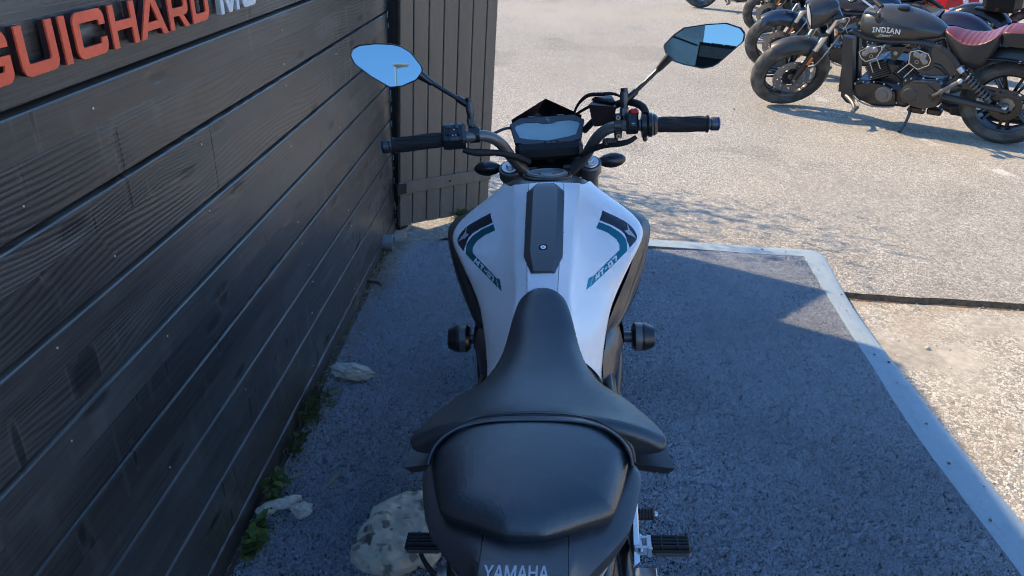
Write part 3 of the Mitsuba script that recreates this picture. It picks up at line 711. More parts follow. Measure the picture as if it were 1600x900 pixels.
def text_on(base0, base1, top0, top1, rev):
    """Bilinear map of the lettering to four (s, t) corners."""
    b0, b1, t0, t1 = (np.array(q) for q in (base0, base1, top0, top1))
    def f(x, y):
        u = np.asarray(x) / tw; v = np.asarray(y)
        p = (1 - v)[:, None] * ((1 - u)[:, None] * b0 + u[:, None] * b1) + v[:, None] * ((1 - u)[:, None] * t0 + u[:, None] * t1)
        return p[:, 0], p[:, 1]
    from shapely.ops import transform
    return transform(lambda x, y, z=None: f(np.array(x), np.array(y)), tp)
for left in (False, True):
    par = tk2 if left else tk
    k = mb('dark_decal', surf_patch(NAVY, .0006, left), 'mat_navy', True, par); tag(k, 'dark blue curved stripe decal on the tank')
    k = mb('stripe_decal', surf_patch(TEAL, .0006, left), 'mat_teal', True, par); tag(k, 'teal curved stripe decal with model lettering')
    mb('bar_decal', surf_patch(BAR, .0006, left, .002), 'mat_teal', True, par)
    mb('emblem', surf_patch(EMB, .0015, left, .001), 'mat_silver_decal', True, par)
    # the right side reads towards the front, the left side towards the rear
    o_, i_ = [np.array(v) for v in ((.599, 1.970), (.476, 2.452))], [np.array(v) for v in ((.564, 1.908), (.460, 2.277))]
    lo, hi = [o_[k] * .85 + i_[k] * .15 for k in (0, 1)], [o_[k] * .16 + i_[k] * .84 for k in (0, 1)]
    q = (lo[0], lo[1], hi[0], hi[1]) if not left else (lo[1], lo[0], hi[1], hi[0])
    tt = text_on(*q, left)
    mb('lettering', surf_patch(tt, .0017, left, .0016), 'mat_decal_white', True, par)

# centre pad with the keyed screw
pad = [(.0225, .787), (.040, .757), (.0375, .512), (.0225, .457)]
zc = lambda y: np.interp(y, [.35, .40, .46, .53, .61, .69, .755, .80], [.80, .832, .864, .891, .915, .936, .950, .957])
S = []
for (w, y), inn in zip([(.0225, .789), (.0400, .757), (.0388, .65), (.0375, .545), (.0225, .500)], [.018, .026, .025, .025, .017]):
    z = zc(y); S.append([(-w, y, z - .004), (-w, y, z + .003), (-inn, y, z + .0105), (0, y, z + .0115), (inn, y, z + .0105), (w, y, z + .003), (w, y, z - .004)])
S = np.array(S); S[0, :, 2] -= np.array([0, .0, .004, .005, .004, 0, 0]); S[-1, :, 2] -= np.array([0, 0, .003, .004, .003, 0, 0])
pc = mb('centre_pad', fixn(loft(S, caps=True)), 'mat_plastic', 12)
zs_ = zc(.557) + .0112
nrm = np.array([0, -.32, .95]); nrm /= np.linalg.norm(nrm)
at = lambda m, p, n, up=(0, 1, 0): (lambda q: (q.__setattr__('vertices', q.vertices @ basis(n, up).T + np.asarray(p)), q)[1])(tri(m).copy())
mb('screw_ring', at(lathe([(.0088, -.003), (.0088, .0006), (.0075, .0014), (.0062, .0004), (.0062, -.003)], 28), (0, .557, zs_), nrm), 'mat_gloss_black', 30, pc)
mb('screw', at(lathe([(0, -.001), (.0020, -.001), (.0022, .0008), (.0052, .0010), (.0056, .0002), (.0056, -.003)], 24), (0, .557, zs_), nrm), 'mat_chrome', 30, pc)

# cap panel and fuel cap
Y = [(.100, .868), (.085, .895), (.062, .917), (.030, .930), (0, .934)]
rim = np.array([(-a, b) for a, b in Y] + [(a, b) for a, b in Y[::-1][1:]])
back = np.array([(-.100, .866), (-.072, .817), (-.040, .806), (-.015, .8035), (0, .803), (.015, .8035), (.040, .806), (.072, .817), (.100, .866)])
S = []
for t in np.linspace(0, 1, 9):
    q = rim * (1 - t) + back * t
    z = .9575 - .115 * (q[:, 1] - .803) - .020 * (np.abs(q[:, 0]) / .1) ** 2.2 + .005 * np.sin(np.pi * t) - .010 * np.clip(.12 - t, 0, 1) / .12
    S.append(np.c_[q, z])
S = [np.c_[rim * [1.0, 1.004], np.full(len(rim), .90)]] + S
cpn = mb('cap_panel', fixn(loft(np.array([interp(r, 33, 'cubic') for r in S]))), 'mat_plastic', 45)
cn = np.array([0, .115, .993]); cc = np.array([0, .874, .9545])
mb('cap_well', at(lathe([(.0575, -.006), (.0575, -.0008), (.055, .0006), (.050, .0004), (.049, -.004)], 40), cc, cn), 'mat_satin_black', 30, cpn)
fc = mb('fuel_cap', at(lathe([(.0475, -.004), (.0475, .0025), (.045, .0042), (.038, .0045), (.036, .0025), (0, .003)], 44), cc, cn), 'mat_grey_metal', 30)
mb('ring', at(lathe([(.0425, .0035), (.0425, .0056), (.0385, .0060), (.0372, .0040)], 44), cc, cn), 'mat_dull_alu', 30, fc)
mb('flap', at(cbox(.034, .040, .006, .002, (0, -.006, .0048)), cc, cn), 'mat_grey_metal', 30, fc)
mb('latch', at(cbox(.026, .010, .006, .002, (0, -.033, .0052)), cc, cn), 'mat_dull_alu', 30, fc)

# side scoops under the shoulders of the tank
O_ = [(.135, .905, .868), (.186, .874, .866), (.214, .850, .861), (.2285, .820, .846), (.215, .762, .803), (.187, .705, .750), (.166, .652, .722), (.135, .595, .702), (.112, .560, .695)]
I_ = [(.110, .890, .895), (.165, .848, .884), (.190, .800, .866), (.196, .755, .850), (.178, .680, .812), (.150, .620, .772), (.130, .575, .745), (.116, .545, .720), (.106, .535, .705)]
L_ = [(.120, .900, .830), (.165, .880, .800), (.200, .855, .780), (.212, .815, .755), (.198, .755, .715), (.172, .700, .690), (.150, .650, .678), (.125, .600, .676), (.108, .565, .680)]
B_ = [(.090, .890, .780), (.120, .870, .730), (.150, .840, .690), (.160, .800, .660), (.150, .740, .640), (.135, .690, .640), (.120, .640, .650), (.105, .600, .660), (.095, .565, .670)]
n = 40
A = [interp(c, n, 'cubic') for c in (I_, O_, L_, B_)]
mid = (A[0] + A[1]) / 2 + [0, 0, .004]
sc_r = fixn(loft(np.stack([A[0], mid, A[1] + [-.004, 0, .002], A[1] + [.001, 0, -.004], (A[1] + A[2]) / 2 + [.003, 0, 0], A[2], A[3]], 1)))
for left in (0, 1): mb('side_scoop', flip(sc_r) if left else sc_r, 'mat_plastic', 22)
# lower frame covers
P1 = [(.139, .640, .705), (.158, .664, .690), (.162, .625, .665), (.154, .595, .652), (.144, .548, .640), (.124, .475, .640), (.110, .43, .645)]
P2 = [(.120, .585, .708), (.120, .545, .705), (.116, .515, .702), (.112, .49, .695), (.112, .47, .672), (.112, .45, .655), (.105, .42, .65)]
P3 = [(.10, .64, .62), (.12, .65, .60), (.13, .62, .58), (.125, .59, .57), (.12, .54, .57), (.11, .47, .58), (.10, .42, .60)]
A = [interp(c, 24, 'cubic') for c in (P2, P1, P3)]
lc = fixn(loft(np.stack([A[0], (A[0] + A[1]) / 2 + [.004, 0, .004], A[1], A[2]], 1)))
for left in (0, 1): mb('frame_cover', flip(lc) if left else lc, 'mat_plastic', 30)

# ---- rider seat
ST = np.array([  # y, half width, centre z, edge z, sweep of the edge backwards
    (.466, .012, .866, .860, 0), (.461, .028, .870, .860, 0), (.448, .0415, .866, .852, 0), (.43, .0485, .857, .842, 0), (.40, .0555, .843, .827, 0), (.365, .0640, .828, .806, 0), (.335, .0730, .819, .795, 0),
    (.302, .0850, .812, .789, 0), (.272, .1010, .808, .787, .002), (.250, .1200, .807, .787, .003), (.225, .1420, .808, .787, .005), (.19, .1650, .811, .787, .008), (.165, .1800, .815, .786, .008), (.145, .1885, .820, .784, .006), (.134, .1912, .823, .7820, .005), (.1275, .1908, .822, .7800, .004), (.1235, .1885, .819, .7775, .004), (.1210, .1850, .815, .7745, .004), (.1200, .180, .809, .772, .004)])
rows = interp(ST, 76)
S = []
u = np.linspace(0, 1, 15)
for y, w, zc_, ze, sw in rows:
    uu = np.sin(u * np.pi / 2) ** 0.9
    x = w * uu; z = zc_ - (zc_ - ze) * uu ** 2.6 * (.72 + .28 * uu)
    sk = min(1, w / .05)
    wg = np.clip((w - .12) / .05, 0, 1); dz = 1 - .62 * wg
    x = np.r_[x, w + .0022 * sk, w + .001 * sk, w - (.006 + .006 * wg) * sk, w - (.016 + .03 * wg) * sk]; z = np.r_[z, ze - .006 * dz, ze - .016 * dz, ze - .026 * dz, ze - .038 * dz]
    yy = y - sw * np.clip(x / max(w, .001), 0, 1.05) ** 2
    half = np.c_[x, yy, z]; S.append(np.vstack([half[::-1] * mir, half[1:]]))
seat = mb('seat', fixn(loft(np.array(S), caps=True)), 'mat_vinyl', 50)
# plates under the wings of the seat
pl = hullm([(x, y, z) for x, y, z in [(.130, .190, .752), (.190, .185, .750), (.196, .155, .747), (.2055, .113, .738), (.138, .119, .744), (.130, .190, .738), (.190, .185, .737), (.194, .155, .733), (.196, .118, .724), (.138, .124, .728)]])
for left in (0, 1): mb('grab_plate', flip(pl) if left else pl, 'mat_plastic', 20)

# ---- pillion seat
OUT = np.array([(0, .034), (.045, .033), (.072, .029), (.096, .018), (.115, .000), (.1265, -.020), (.121, -.052), (.112, -.088), (.104, -.112), (.096, -.120), (.060, -.136), (.032, -.1485), (.020, -.152), (0, -.1525)])
half = np.vstack([interp(OUT[:6], 12), interp(OUT[5:9], 9)[1:], interp(OUT[8:], 12)[1:]])
loop = np.vstack([half, half[::-1][1:-1] * [-1, 1]])
ctr = np.array([0, -.052])
S = []
ze = lambda q: np.interp(q[:, 1], [-.155, -.10, -.03, 0, .02, .034], [.8560, .8590, .8635, .8740, .8840, .8890])
zt = lambda q: .8950 - .03 * np.clip(-(q[:, 1] + .02) / .13, 0, 1) ** 2 * .5 - .006 * (q[:, 0] / .1) ** 2
for k, h in [(.90, -1.2), (.955, -.7), (.99, -.25), (1.0, .0), (.99, .18), (.955, .40), (.91, .60), (.85, .76), (.76, .88), (.62, .955), (.42, .99), (.2, 1.0), (0.0001, 1.0)]:
    q = ctr + (loop - ctr) * k; e = ze(ctr + (loop - ctr)); t_ = zt(q)
    z = e + (t_ - e) * max(h, 0) + (.026 * h if h < 0 else 0); S.append(np.c_[q, z])
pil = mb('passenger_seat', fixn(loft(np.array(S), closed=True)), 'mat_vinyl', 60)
oc = np.array([(.1385, .010, .832), (.136, .026, .845), (.122, .040, .852), (.108, .051, .856), (.092, .066, .857), (.077, .079, .857), (.050, .0875, .8575), (0, .091, .858)])
ic = np.array([(.129, -.030, .868), (.1265, -.016, .876), (.118, .000, .883), (.107, .011, .887), (.092, .0205, .890), (.070, .0265, .8925), (.045, .029, .894), (0, .030, .8945)])
oc = np.vstack([oc, oc[::-1][1:] * mir]); ic = np.vstack([ic, ic[::-1][1:] * mir])
ic[:, 1] -= .010; a, b = interp(oc, 64), interp(ic, 64)
S = [np.stack([a * (1 - t) + b * t + np.array([0, .0, dz]) for t, dz in ((0, -.016), (0, -.003), (.05, .0008), (.35, .0028), (.7, .0028), (.93, .002), (1, .001), (1.01, -.004))], 1)]
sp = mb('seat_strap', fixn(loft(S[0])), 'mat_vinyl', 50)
for t in (.50, .66): mb('stitching', tube(a * (1 - t) + b * t + [0, 0, .0034], .0006, 5), 'mat_thread', True, sp)
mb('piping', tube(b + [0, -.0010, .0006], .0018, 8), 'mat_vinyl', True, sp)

# ---- tail cover
TL = [(.032, .1245, .838), (.010, .1325, .838), (-.020, .1425, .837), (-.075, .1325, .835), (-.112, .1210, .833), (-.145, .0985, .831), (-.190, .0670, .829), (-.24, .0560, .828), (-.30, .050, .826), (-.38, .044, .822)]
S = []
for y, w, z in interp(np.array(TL), 46):
    sp_ = min(.050, w - .012); zt_ = .846 - .02 * max(0, (y + .06)) + (-.10) * max(0, -y - .24) * .6
    bev = min(.010, w * .12)
    zb = z + .004
    half = [(0, y, zt_ + .0008), (sp_ * .5, y, zt_ + .0005), (sp_, y, zt_), (sp_ + (w - bev - sp_) * .5, y, (zt_ + zb) / 2 + .0015), (w - bev, y, zb), (w, y, z - .003), (w - .002, y, z - .016), (w - .016, y, z - .045), (w - .035, y, z - .060)]
    half = np.array(half); S.append(np.vstack([half[::-1] * mir, half[1:]]))
tail = mb('tail_cover', fixn(loft(np.array(S), caps=True)), 'mat_plastic', 14)
for s in (-1, 1): mb('panel_seam', tube([(s * .050, y, .846 - .02 * max(0, y + .06) - .06 * max(0, -y - .24) + .0001) for y in np.linspace(-.115, -.30, 12)], .0007, 5), 'mat_gloss_black', True, tail)
tm = meshkit.text_mesh('YAMAHA', 0.020, 0.0006, bold=True); w_ = tm.bounds[1, 0] - tm.bounds[0, 0]; tm.vertices[:, 0] = (tm.vertices[:, 0] - tm.bounds[0, 0]) * (.072 / w_) - .0435; tm.vertices[:, 1] -= .2060; tm.vertices[:, 2] += .8472
mb('lettering', tm, 'mat_silver_decal', False, tail)
mb('tail_light', cbox(.085, .02, .035, .006, (0, -.372, .765)), 'mat_red_lens', 30)
for s in (-1, 1):
    mb('tail_trim', tube([(s * .100, -.117, .792), (s * .083, -.140, .785), (s * .062, -.175, .780), (s * .050, -.22, .778)], [.002, .006, .006, .003], 10, 16, squash=(1, .7)), 'mat_dull_alu', 40)
    q = [(s * .14, -.30, .70)]
    p = mb('indicator_rear', at(lathe([(0, -.035), (.008, -.03), (.014, -.012), (.0155, .004), (.011, .02), (0, .028)], 16), (s * .125, -.34, .70), (s, 0, 0)), 'mat_smoke_lens', 40)
    mb('stalk', cyl((s * .04, -.33, .705), (s * .10, -.34, .70), .007), 'mat_plastic', 40, p)

# ---- frame sliders
for s in (-1, 1):
    p = mb('frame_slider', at(lathe([(0, -.001), (.024, -.001), (.0325, .006), (.0325, .021), (.0318, .022), (.0318, .024), (.0325, .025), (.0325, .029), (.024, .049), (.012, .050), (0, .047)], 40), (s * .1885, .747, .600), (s, 0, 0)), 'mat_satin_black', 30)
    mb('stem', at(lathe([(.0225, -.06), (.0225, 0), (.019, .002), (.0165, .004), (.0165, .012), (.0125, .013), (.0125, .032)], 28), (s * .156, .747, .600), (s, 0, 0)), 'mat_plastic', 30, p)
    mb('ring', at(lathe([(.0329, .007), (.0331, .009), (.0331, .019), (.0329, .021)], 40), (s * .1885, .747, .600), (s, 0, 0)), 'mat_grey_metal', 30, p)

# ---- footpegs and hangers
for s in (-1, 1):
    p = mb('passenger_peg', cbox(.066, .036, .020, .006, (s * .224, .240, .455)), 'mat_grey_metal', 30)
    mb('pad', cat([cbox(.066, .0062, .007, .0018, (s * .223, .240 + dy, .4685)) for dy in (-.012, -.004, .004, .012)] + [cbox(.003, .034, .0085, .001, (s * (.223 + dx), .240, .4680)) for dx in (-.016, .012)] + [cbox(.070, .037, .008, .003, (s * .223, .240, .461))]), 'mat_rubber', 25, p)
    mb('hinge', cat(cbox(.010, .034, .024, .002, (s * .186, .240, .458)), cbox(.030, .006, .020, .002, (s * .172, .252, .460)), cbox(.030, .006, .020, .002, (s * .172, .228, .460)), cyl((s * .170, .218, .462), (s * .170, .262, .462), .0045)), 'mat_alu', 30, p)
    mb('hanger', cat(hullm([(s * .154, .40, .56), (s * .158, .34, .60), (s * .158, .24, .475), (s * .158, .21, .44), (s * .158, .23, .42), (s * .158, .40, .34), (s * .158, .45, .40), (s * .166, .40, .56), (s * .166, .34, .59), (s * .168, .24, .475), (s * .168, .215, .445), (s * .168, .23, .42), (s * .166, .40, .34), (s * .166, .45, .40)]), cbox(.040, .050, .004, .0015, (s * .178, .195, .425))), 'mat_alu', 25)
    r = mb('rider_peg', at(lathe([(.008, -.01), (.008, .0)] + [(.0125 if i % 2 else .0105, .002 + i * .0032) for i in range(14)] + [(.0085, .048), (0, .049)], 20), (s * .168, .428, .360), (s, 0, 0)), 'mat_rubber', 20)
    mb('tip', at(lathe([(0, .056), (.0045, .055), (.006, .052), (.006, .046)], 14), (s * .168, .428, .360), (s, 0, 0)), 'mat_alu', 40, r)
mb('side_stand', tube([(-.12, .52, .30), (-.17, .47, .20), (-.235, .43, .055), (-.26, .42, .012)], .012, 10, 16), 'mat_plastic', 40)
k = mb('gear_lever', tube([(-.150, .30, .345), (-.178, .268, .350), (-.205, .238, .375), (-.232, .250, .405), (-.244, .27, .42)], [.013, .017, .014, .010, .006], 10, 24, squash=(1, .5)), 'mat_plastic', 40)

# ---- engine, frame and running gear (mostly under the tank and the seat)
mb('engine', cat(cbox(.26, .46, .22, .03, (0, .68, .36)), cbox(.22, .20, .30, .03, (0, .86, .52)), at(lathe([(.11, 0), (.10, .03), (.0, .035)], 28), (.13, .62, .36), (1, 0, 0)), at(lathe([(.10, 0), (.09, .03), (.0, .035)], 28), (-.13, .62, .36), (-1, 0, 0))), 'mat_grey_metal', 30)
for s in (-1, 1):
    mb('frame_tube', tube([(s * .04, 1.06, .84), (s * .12, .92, .78), (s * .145, .74, .66), (s * .135, .58, .56), (s * .10, .48, .42)], .018, 12, 24), 'mat_satin_black', 40)
    mb('seat_rail', tube([(s * .12, .62, .62), (s * .125, .40, .67), (s * .115, .10, .735), (s * .09, -.12, .765), (s * .05, -.30, .775)], .013, 10, 20), 'mat_satin_black', 40)
    mb('swingarm', tube([(s * .10, .50, .39), (s * .135, .28, .37), (s * .135, 0.0, .314)], [.028, .026, .02], 12, 16), 'mat_satin_black', 40)
mb('radiator', cbox(.30, .035, .26, .006, (0, 1.015, .66)), 'mat_satin_black')
for s in (-1, 1): mb('radiator_shroud', hullm([(s * .150, .99, .80), (s * .178, .97, .76), (s * .172, .96, .55), (s * .150, .99, .53), (s * .150, 1.03, .80), (s * .170, 1.03, .75), (s * .150, 1.03, .55)]), 'mat_navy', 20)
mb('shock_absorber', cat(tube([(0.02, .36, .50), (0.02, .47, .58)], .022, 14)), 'mat_satin_black')
mb('exhaust', cat(tube([(.06, 1.0, .50), (.08, 1.03, .36), (.08, .95, .20), (.08, .60, .15)], .022, 12, 24), tube([(.10, .60, .17), (.125, .40, .185), (.14, .26, .21)], [.05, .055, .04], 16, 12)), 'mat_dull_alu', 40)
mb('hugger_bracket', cat(tube([(.09, .06, .70), (.105, .02, .60), (.12, .0, .50), (.13, .06, .44)], .016, 12, 20), tube([(.075, .05, .70), (.088, -.02, .60), (.098, -.02, .48)], .011, 10, 16)), 'mat_satin_black', 40)
def tyre_mesh(R, W, rim, n=96, grooves=0, seed=0, m=21):
    a = np.linspace(-1, 1, m); x = W / 2 * np.sin(a * np.pi / 2)
    r = R - (np.abs(np.sin(a * np.pi / 2)) ** 2.2) * (W * .34); r = np.r_[rim, R - W * .46, r, R - W * .46, rim]; x = np.r_[-W * .36, -W * .49, x, W * .49, W * .36]
    ang = np.arange(n) * 2 * np.pi / n
    RR = np.repeat(r[:, None], n, 1)
    if grooves:
        aa = np.r_[-9, -9, a, 9, 9][:, None]; ph = (ang[None] / (2 * np.pi) * grooves + np.abs(aa) * .9 + (aa > 0) * .5) % 1
        RR = RR - .005 * ((ph < .16) & (np.abs(aa) > .10) & (np.abs(aa) < .86))
    v = np.stack([np.repeat(x[:, None], n, 1), RR * np.cos(ang), RR * np.sin(ang)], -1)
    P = len(r); i, j = np.meshgrid(np.arange(P - 1), np.arange(n), indexing='ij')
    q = np.stack([i * n + j, i * n + (j + 1) % n, (i + 1) * n + (j + 1) % n, (i + 1) * n + j], -1).reshape(-1, 4)
    return fixn((v.reshape(-1, 3), q))
def spoke_mesh(r0, r1, w0, w1, th, n, curve=0.0, x=0.0, phase=0):
    out = []
    for k in range(n):
        a = 2 * np.pi * (k + phase) / n
        P = []
        for t in np.linspace(0, 1, 5):
            r = r0 + (r1 - r0) * t; b = a + curve * t; P.append((x, r * math.cos(b), r * math.sin(b)))
        out.append(tube(P, [w0, w1], 8, squash=(1, th)))
    return cat(out)
def rim_mesh(R, W): return lathe([(R, -W / 2), (R - .004, -W / 2 + .006), (R - .018, -W / 2 + .014), (R - .022, 0), (R - .018, W / 2 - .014), (R - .004, W / 2 - .006), (R, W / 2), (R + .004, W / 2 - .004), (R + .004, -W / 2 + .004)], 64, 'x', closed=True)
def disc_mesh(r0, r1, x, th=.005, holes=18):
    p = Point(0, 0).buffer(r1, quad_segs=20).difference(Point(0, 0).buffer(r0, quad_segs=16))
    if holes: p = p.difference(unary_union([Point((r0 * .42 + r1 * .58 + (.011 if k % 2 else -.011)) * math.cos(2 * math.pi * k / holes), (r0 * .42 + r1 * .58 + (.011 if k % 2 else -.011)) * math.sin(2 * math.pi * k / holes)).buffer(.0065, quad_segs=4) for k in range(holes)]))
    m = slab(p, -th / 2, th / 2); m.vertices = np.c_[m.vertices[:, 2] + x, m.vertices[:, :2]]; return m
def moved(m, p): m = tri(m).copy(); m.apply_translation(p); return m
w = mb('rear_wheel', moved(rim_mesh(.215, .14), (0, 0, .314)), 'mat_satin_black'); mb('tyre', moved(tyre_mesh(.314, .18, .215), (0, 0, .314)), 'mat_rubber', 40, w); mb('spokes', moved(spoke_mesh(.04, .20, .018, .013, .6, 10), (0, 0, .314)), 'mat_satin_black', 30, w)
w = ms('front_wheel', moved(rim_mesh(.215, .09), (0, 1.40, .30)), 'mat_satin_black'); ms('tyre', moved(tyre_mesh(.30, .12, .215), (0, 1.40, .30)), 'mat_rubber', 40, w); ms('spokes', moved(spoke_mesh(.04, .20, .014, .011, .6, 10), (0, 1.40, .30)), 'mat_satin_black', 30, w)
ms('brake_disc', moved(disc_mesh(.10, .141, .062), (0, 1.40, .30)), 'mat_dull_alu', False, w); ms('brake_disc', moved(disc_mesh(.10, .141, -.062), (0, 1.40, .30)), 'mat_dull_alu', False, w)
an = np.linspace(math.radians(35), math.radians(140), 24)
ms('front_mudguard', fixn(loft([[(x * .07, 1.40 + (.325 - .03 * x * x) * math.cos(t), .30 + (.325 - .03 * x * x) * math.sin(t)) for x in np.linspace(-1, 1, 9)] for t in an])), 'mat_plastic', 40)

# ---- steering: forks, clamp, bars, instruments, mirrors
for s in (-1, 1):
    top = np.array([s * .0985, 1.028, .930])
    d = -AXS
    f = ms('fork_tube', tube([top - AXS * .002, top + d * .30], .0215, 20), 'mat_grey_metal', 30)
    ms('fork_leg', tube([top + d * .24, top + d * .72], [.028, .026], 20), 'mat_satin_black', 30)
    ms('clamp_collar', at(lathe([(.0225, -.030), (.0285, -.030), (.0285, -.006), (.0265, -.003), (.0235, -.003)], 28), top, AXS), 'mat_grey_metal', 30)
    ms('cap', at(lathe([(0, .0015), (.0135, .0015), (.0140, .0005), (.0205, .0005), (.0215, -.001), (.0215, -.006)], 32), top, AXS), 'mat_alu', 30, f)
    ms('cap_bolt', at(lathe([(0, .0085), (.0085, .0085), (.0095, .0072), (.0095, .0015)], 6), top, AXS), 'mat_alu', 20, f)
ms('top_clamp', cat(hullm([(s * x, y, z) for s in (-1, 1) for x, y, z in [(.085, 1.025, .915), (.085, 1.05, .925), (.04, 1.04, .925), (.04, 1.09, .945), (.085, 1.025, .893), (.04, 1.09, .915), (.04, 1.03, .897)]]), at(lathe([(.02, 0), (.02, .014), (.012, .016), (0, .016)], 24), (0, 1.055, .940), AXS)), 'mat_satin_black', 20)
ms('lower_clamp', cbox(.24, .07, .04, .01, (0, 1.14, .74)), 'mat_satin_black')
for s in (-1, 1): ms('bar_riser', cat(cbox(.035, .04, .05, .006, (s * .045, 1.04, .885)), cbox(.036, .038, .022, .006, (s * .045, 1.03, .918))), 'mat_satin_black')
hb = [(.358, .888, 1.0405), (.30, .891, 1.043), (.24, .896, 1.045), (.175, .908, 1.045), (.150, .916, 1.042), (.130, .925, 1.033), (.111, .940, 1.013), (.095, .970, .978), (.074, 1.005, .937), (.04, 1.030, .906), (0, 1.035, .902)]
hb = np.array(hb); full = np.vstack([hb, hb[::-1][1:] * mir])
bar = ms('handlebar', tube(full, .0128, 18, 110), 'mat_grey_metal', 50)
dirL = np.array([.115, -.007, -.0045]); dirL /= np.linalg.norm(dirL)
for s in (-1, 1):
    e = np.array([s * .352, .8885, 1.0407]); d = dirL * [s, 1, 1]
    gp = [(.0138, -.112)] + [(.0158, -.112), (.0166, -.108), (.0168, -.06), (.0162, -.02), (.0168, -.004), (.0192, -.003), (.0192, .001), (.0145, .002)]
    g_ = ms('grip', at(lathe(gp, 28), e, d), 'mat_rubber', 30)
    rib = []
    for k in range(9):
        a = 2 * np.pi * k / 9
        rib.append(tube([np.array([.0166 * math.cos(a + .9 * t), .0166 * math.sin(a + .9 * t), -.102 + .092 * t]) for t in np.linspace(0, 1, 9)], .0011, 5))
    ms('ribs', at(cat(rib), e, d), 'mat_rubber', True, g_)
    ms('bar_end', at(lathe([(.0125, .002), (.0125, .006), (.0148, .008), (.0148, .021), (.0120, .0245), (0, .0245)], 28), e, d), 'mat_plastic', 30)
    ms('bar_end_cap', at(lathe([(.0128, .0205), (.0152, .0207), (.0150, .0235), (.0122, .0256), (.006, .0258), (.005, .0248), (0, .0248)], 28), e, d), 'mat_blue_anod', 30)

# left switch block
c = np.array([-.2120, .899, 1.047]); n_ = np.array([0, -.80, .60])
lb = ms('switch_block', cat(at(lathe([(.0185, -.028), (.0255, -.026), (.0270, -.018), (.0270, .018), (.0255, .025), (.0185, .026)], 28), c, (1, .03, 0)), at(cbox(.054, .048, .030, .006, (0, 0, .014)), c, n_)), 'mat_satin_black', 25)
for dx, dy, w, h, mt in [(-.010, .014, .014, .009, 'mat_plastic'), (.008, .016, .008, .016, 'mat_plastic'), (-.012, -.002, .011, .010, 'mat_rubber'), (.002, -.016, .020, .010, 'mat_plastic'), (.012, -.004, .008, .008, 'mat_rubber')]:
    ms('button', at(cbox(w, h, .008, .0018, (dx, dy, .030)), c, n_), mt, 20, lb)
for dx, dy in ((.000, .007), (.004, -.006), (.008, -.017), (-.003, -.0065)): ms('symbol', at(cbox(.003, .0022, .0008, .0002, (dx + .002, dy, .0293)), c, n_), 'mat_decal_white', False, lb)
# left lever perch and clutch lever
pc_ = np.array([-.168, .916, 1.046])
ms('lever_perch', cat(at(lathe([(.0145, -.012), (.0185, -.012), (.0185, .012), (.0145, .012)], 24), pc_, (1, 0, 0)), cbox(.03, .05, .016, .004, pc_ + [-.005, .032, -.010])), 'mat_satin_black', 25)
ms('clutch_lever', tube([(-.165, .965, 1.030), (-.22, .985, 1.022), (-.28, .972, 1.022), (-.345, .955, 1.024)], [.007, .006, .005, .007], 10, 24, squash=(1, .6)), 'mat_satin_black', 40)
ms('clutch_cable', tube([(-.150, .952, 1.030), (-.11, 1.02, 1.026), (-.08, 1.09, 1.006), (-.03, 1.12, .95)], .0035, 8, 24), 'mat_rubber', 40)
ms('wiring_loom', tube([(-.195, .890, 1.020), (-.165, .895, 1.010), (-.13, .920, 1.000), (-.09, .955, .980), (-.05, .99, .95)], [.006, .009, .007, .008, .008], 10, 30), 'mat_rubber', 40)
# right controls
c = np.array([.1865, .905, 1.047])
rb = ms('switch_block', cat(at(lathe([(.0185, -.013), (.0215, -.012), (.0215, .012), (.0185, .013)], 28), c, (1, 0, 0)), at(cbox(.027, .042, .026, .005, (0, 0, .012)), c, n_)), 'mat_satin_black', 25)
ms('stop_switch', at(cbox(.016, .011, .010, .002, (.004, .020, .026)), c, n_), 'mat_red_plastic', 20, rb); ms('stop_switch_base', at(cbox(.022, .014, .006, .002, (.004, .019, .020)), c, n_), 'mat_gloss_black', 20, rb)
ms('button', at(cbox(.012, .012, .006, .002, (.0, -.010, .027)), c, n_), 'mat_plastic', 20, rb); ms('symbol', at(cbox(.006, .0012, .0006, .0002, (.0, -.010, .0303)), c, n_), 'mat_decal_white', False, rb)
ms('throttle_drum', cat(at(lathe([(.0165, -.018), (.0270, -.016), (.0275, -.006), (.0235, -.004), (.0265, -.001), (.0270, .006), (.0240, .009), (.0245, .012), (.0215, .017), (.0172, .020)], 32), (.2235, .8975, 1.0455), (1, -.06, 0)), cbox(.010, .012, .014, .003, (.214, .890, 1.018))), 'mat_satin_black', 30)
ms('throttle_cable', tube([(.216, .900, 1.070), (.212, .915, 1.082), (.196, .935, 1.088), (.175, .960, 1.085), (.14, 1.0, 1.06), (.09, 1.06, 1.0)], .0085, 10, 30), 'mat_rubber', 40)
mc = np.array([.1555, .913, 1.046])
cl = ms('master_clamp', cat(at(lathe([(.0145, -.0085), (.0195, -.0085), (.0195, .0085), (.0145, .0085)], 24), mc, (1, 0, 0)), cbox(.017, .014, .056, .003, mc + [0, -.009, 0])), 'mat_satin_black', 25)
for dz in (-.021, .021): ms('bolt', at(lathe([(.002, .001), (.0025, .003), (.0052, .003), (.0052, -.002)], 14), mc + [0, -.016, dz], (0, -1, 0)), 'mat_dull_alu', 30, cl)
rs = ms('brake_reservoir', hullm([(.098, 1.005, 1.075), (.104, .985, 1.038), (.108, .975, 1.030), (.150, .955, 1.036), (.158, .955, 1.077), (.150, 1.0, 1.090), (.112, 1.015, 1.083), (.110, 1.01, 1.035), (.150, .99, 1.040)]), 'mat_satin_black', 12)
ms('lid', hullm([(x, y, z + d) for d in (0.0015, .0055) for x, y, z in [(.106, 1.012, 1.081), (.148, .968, 1.081), (.158, .972, 1.080), (.152, 1.0, 1.088), (.114, 1.016, 1.084)]]), 'mat_satin_black', 12, rs)
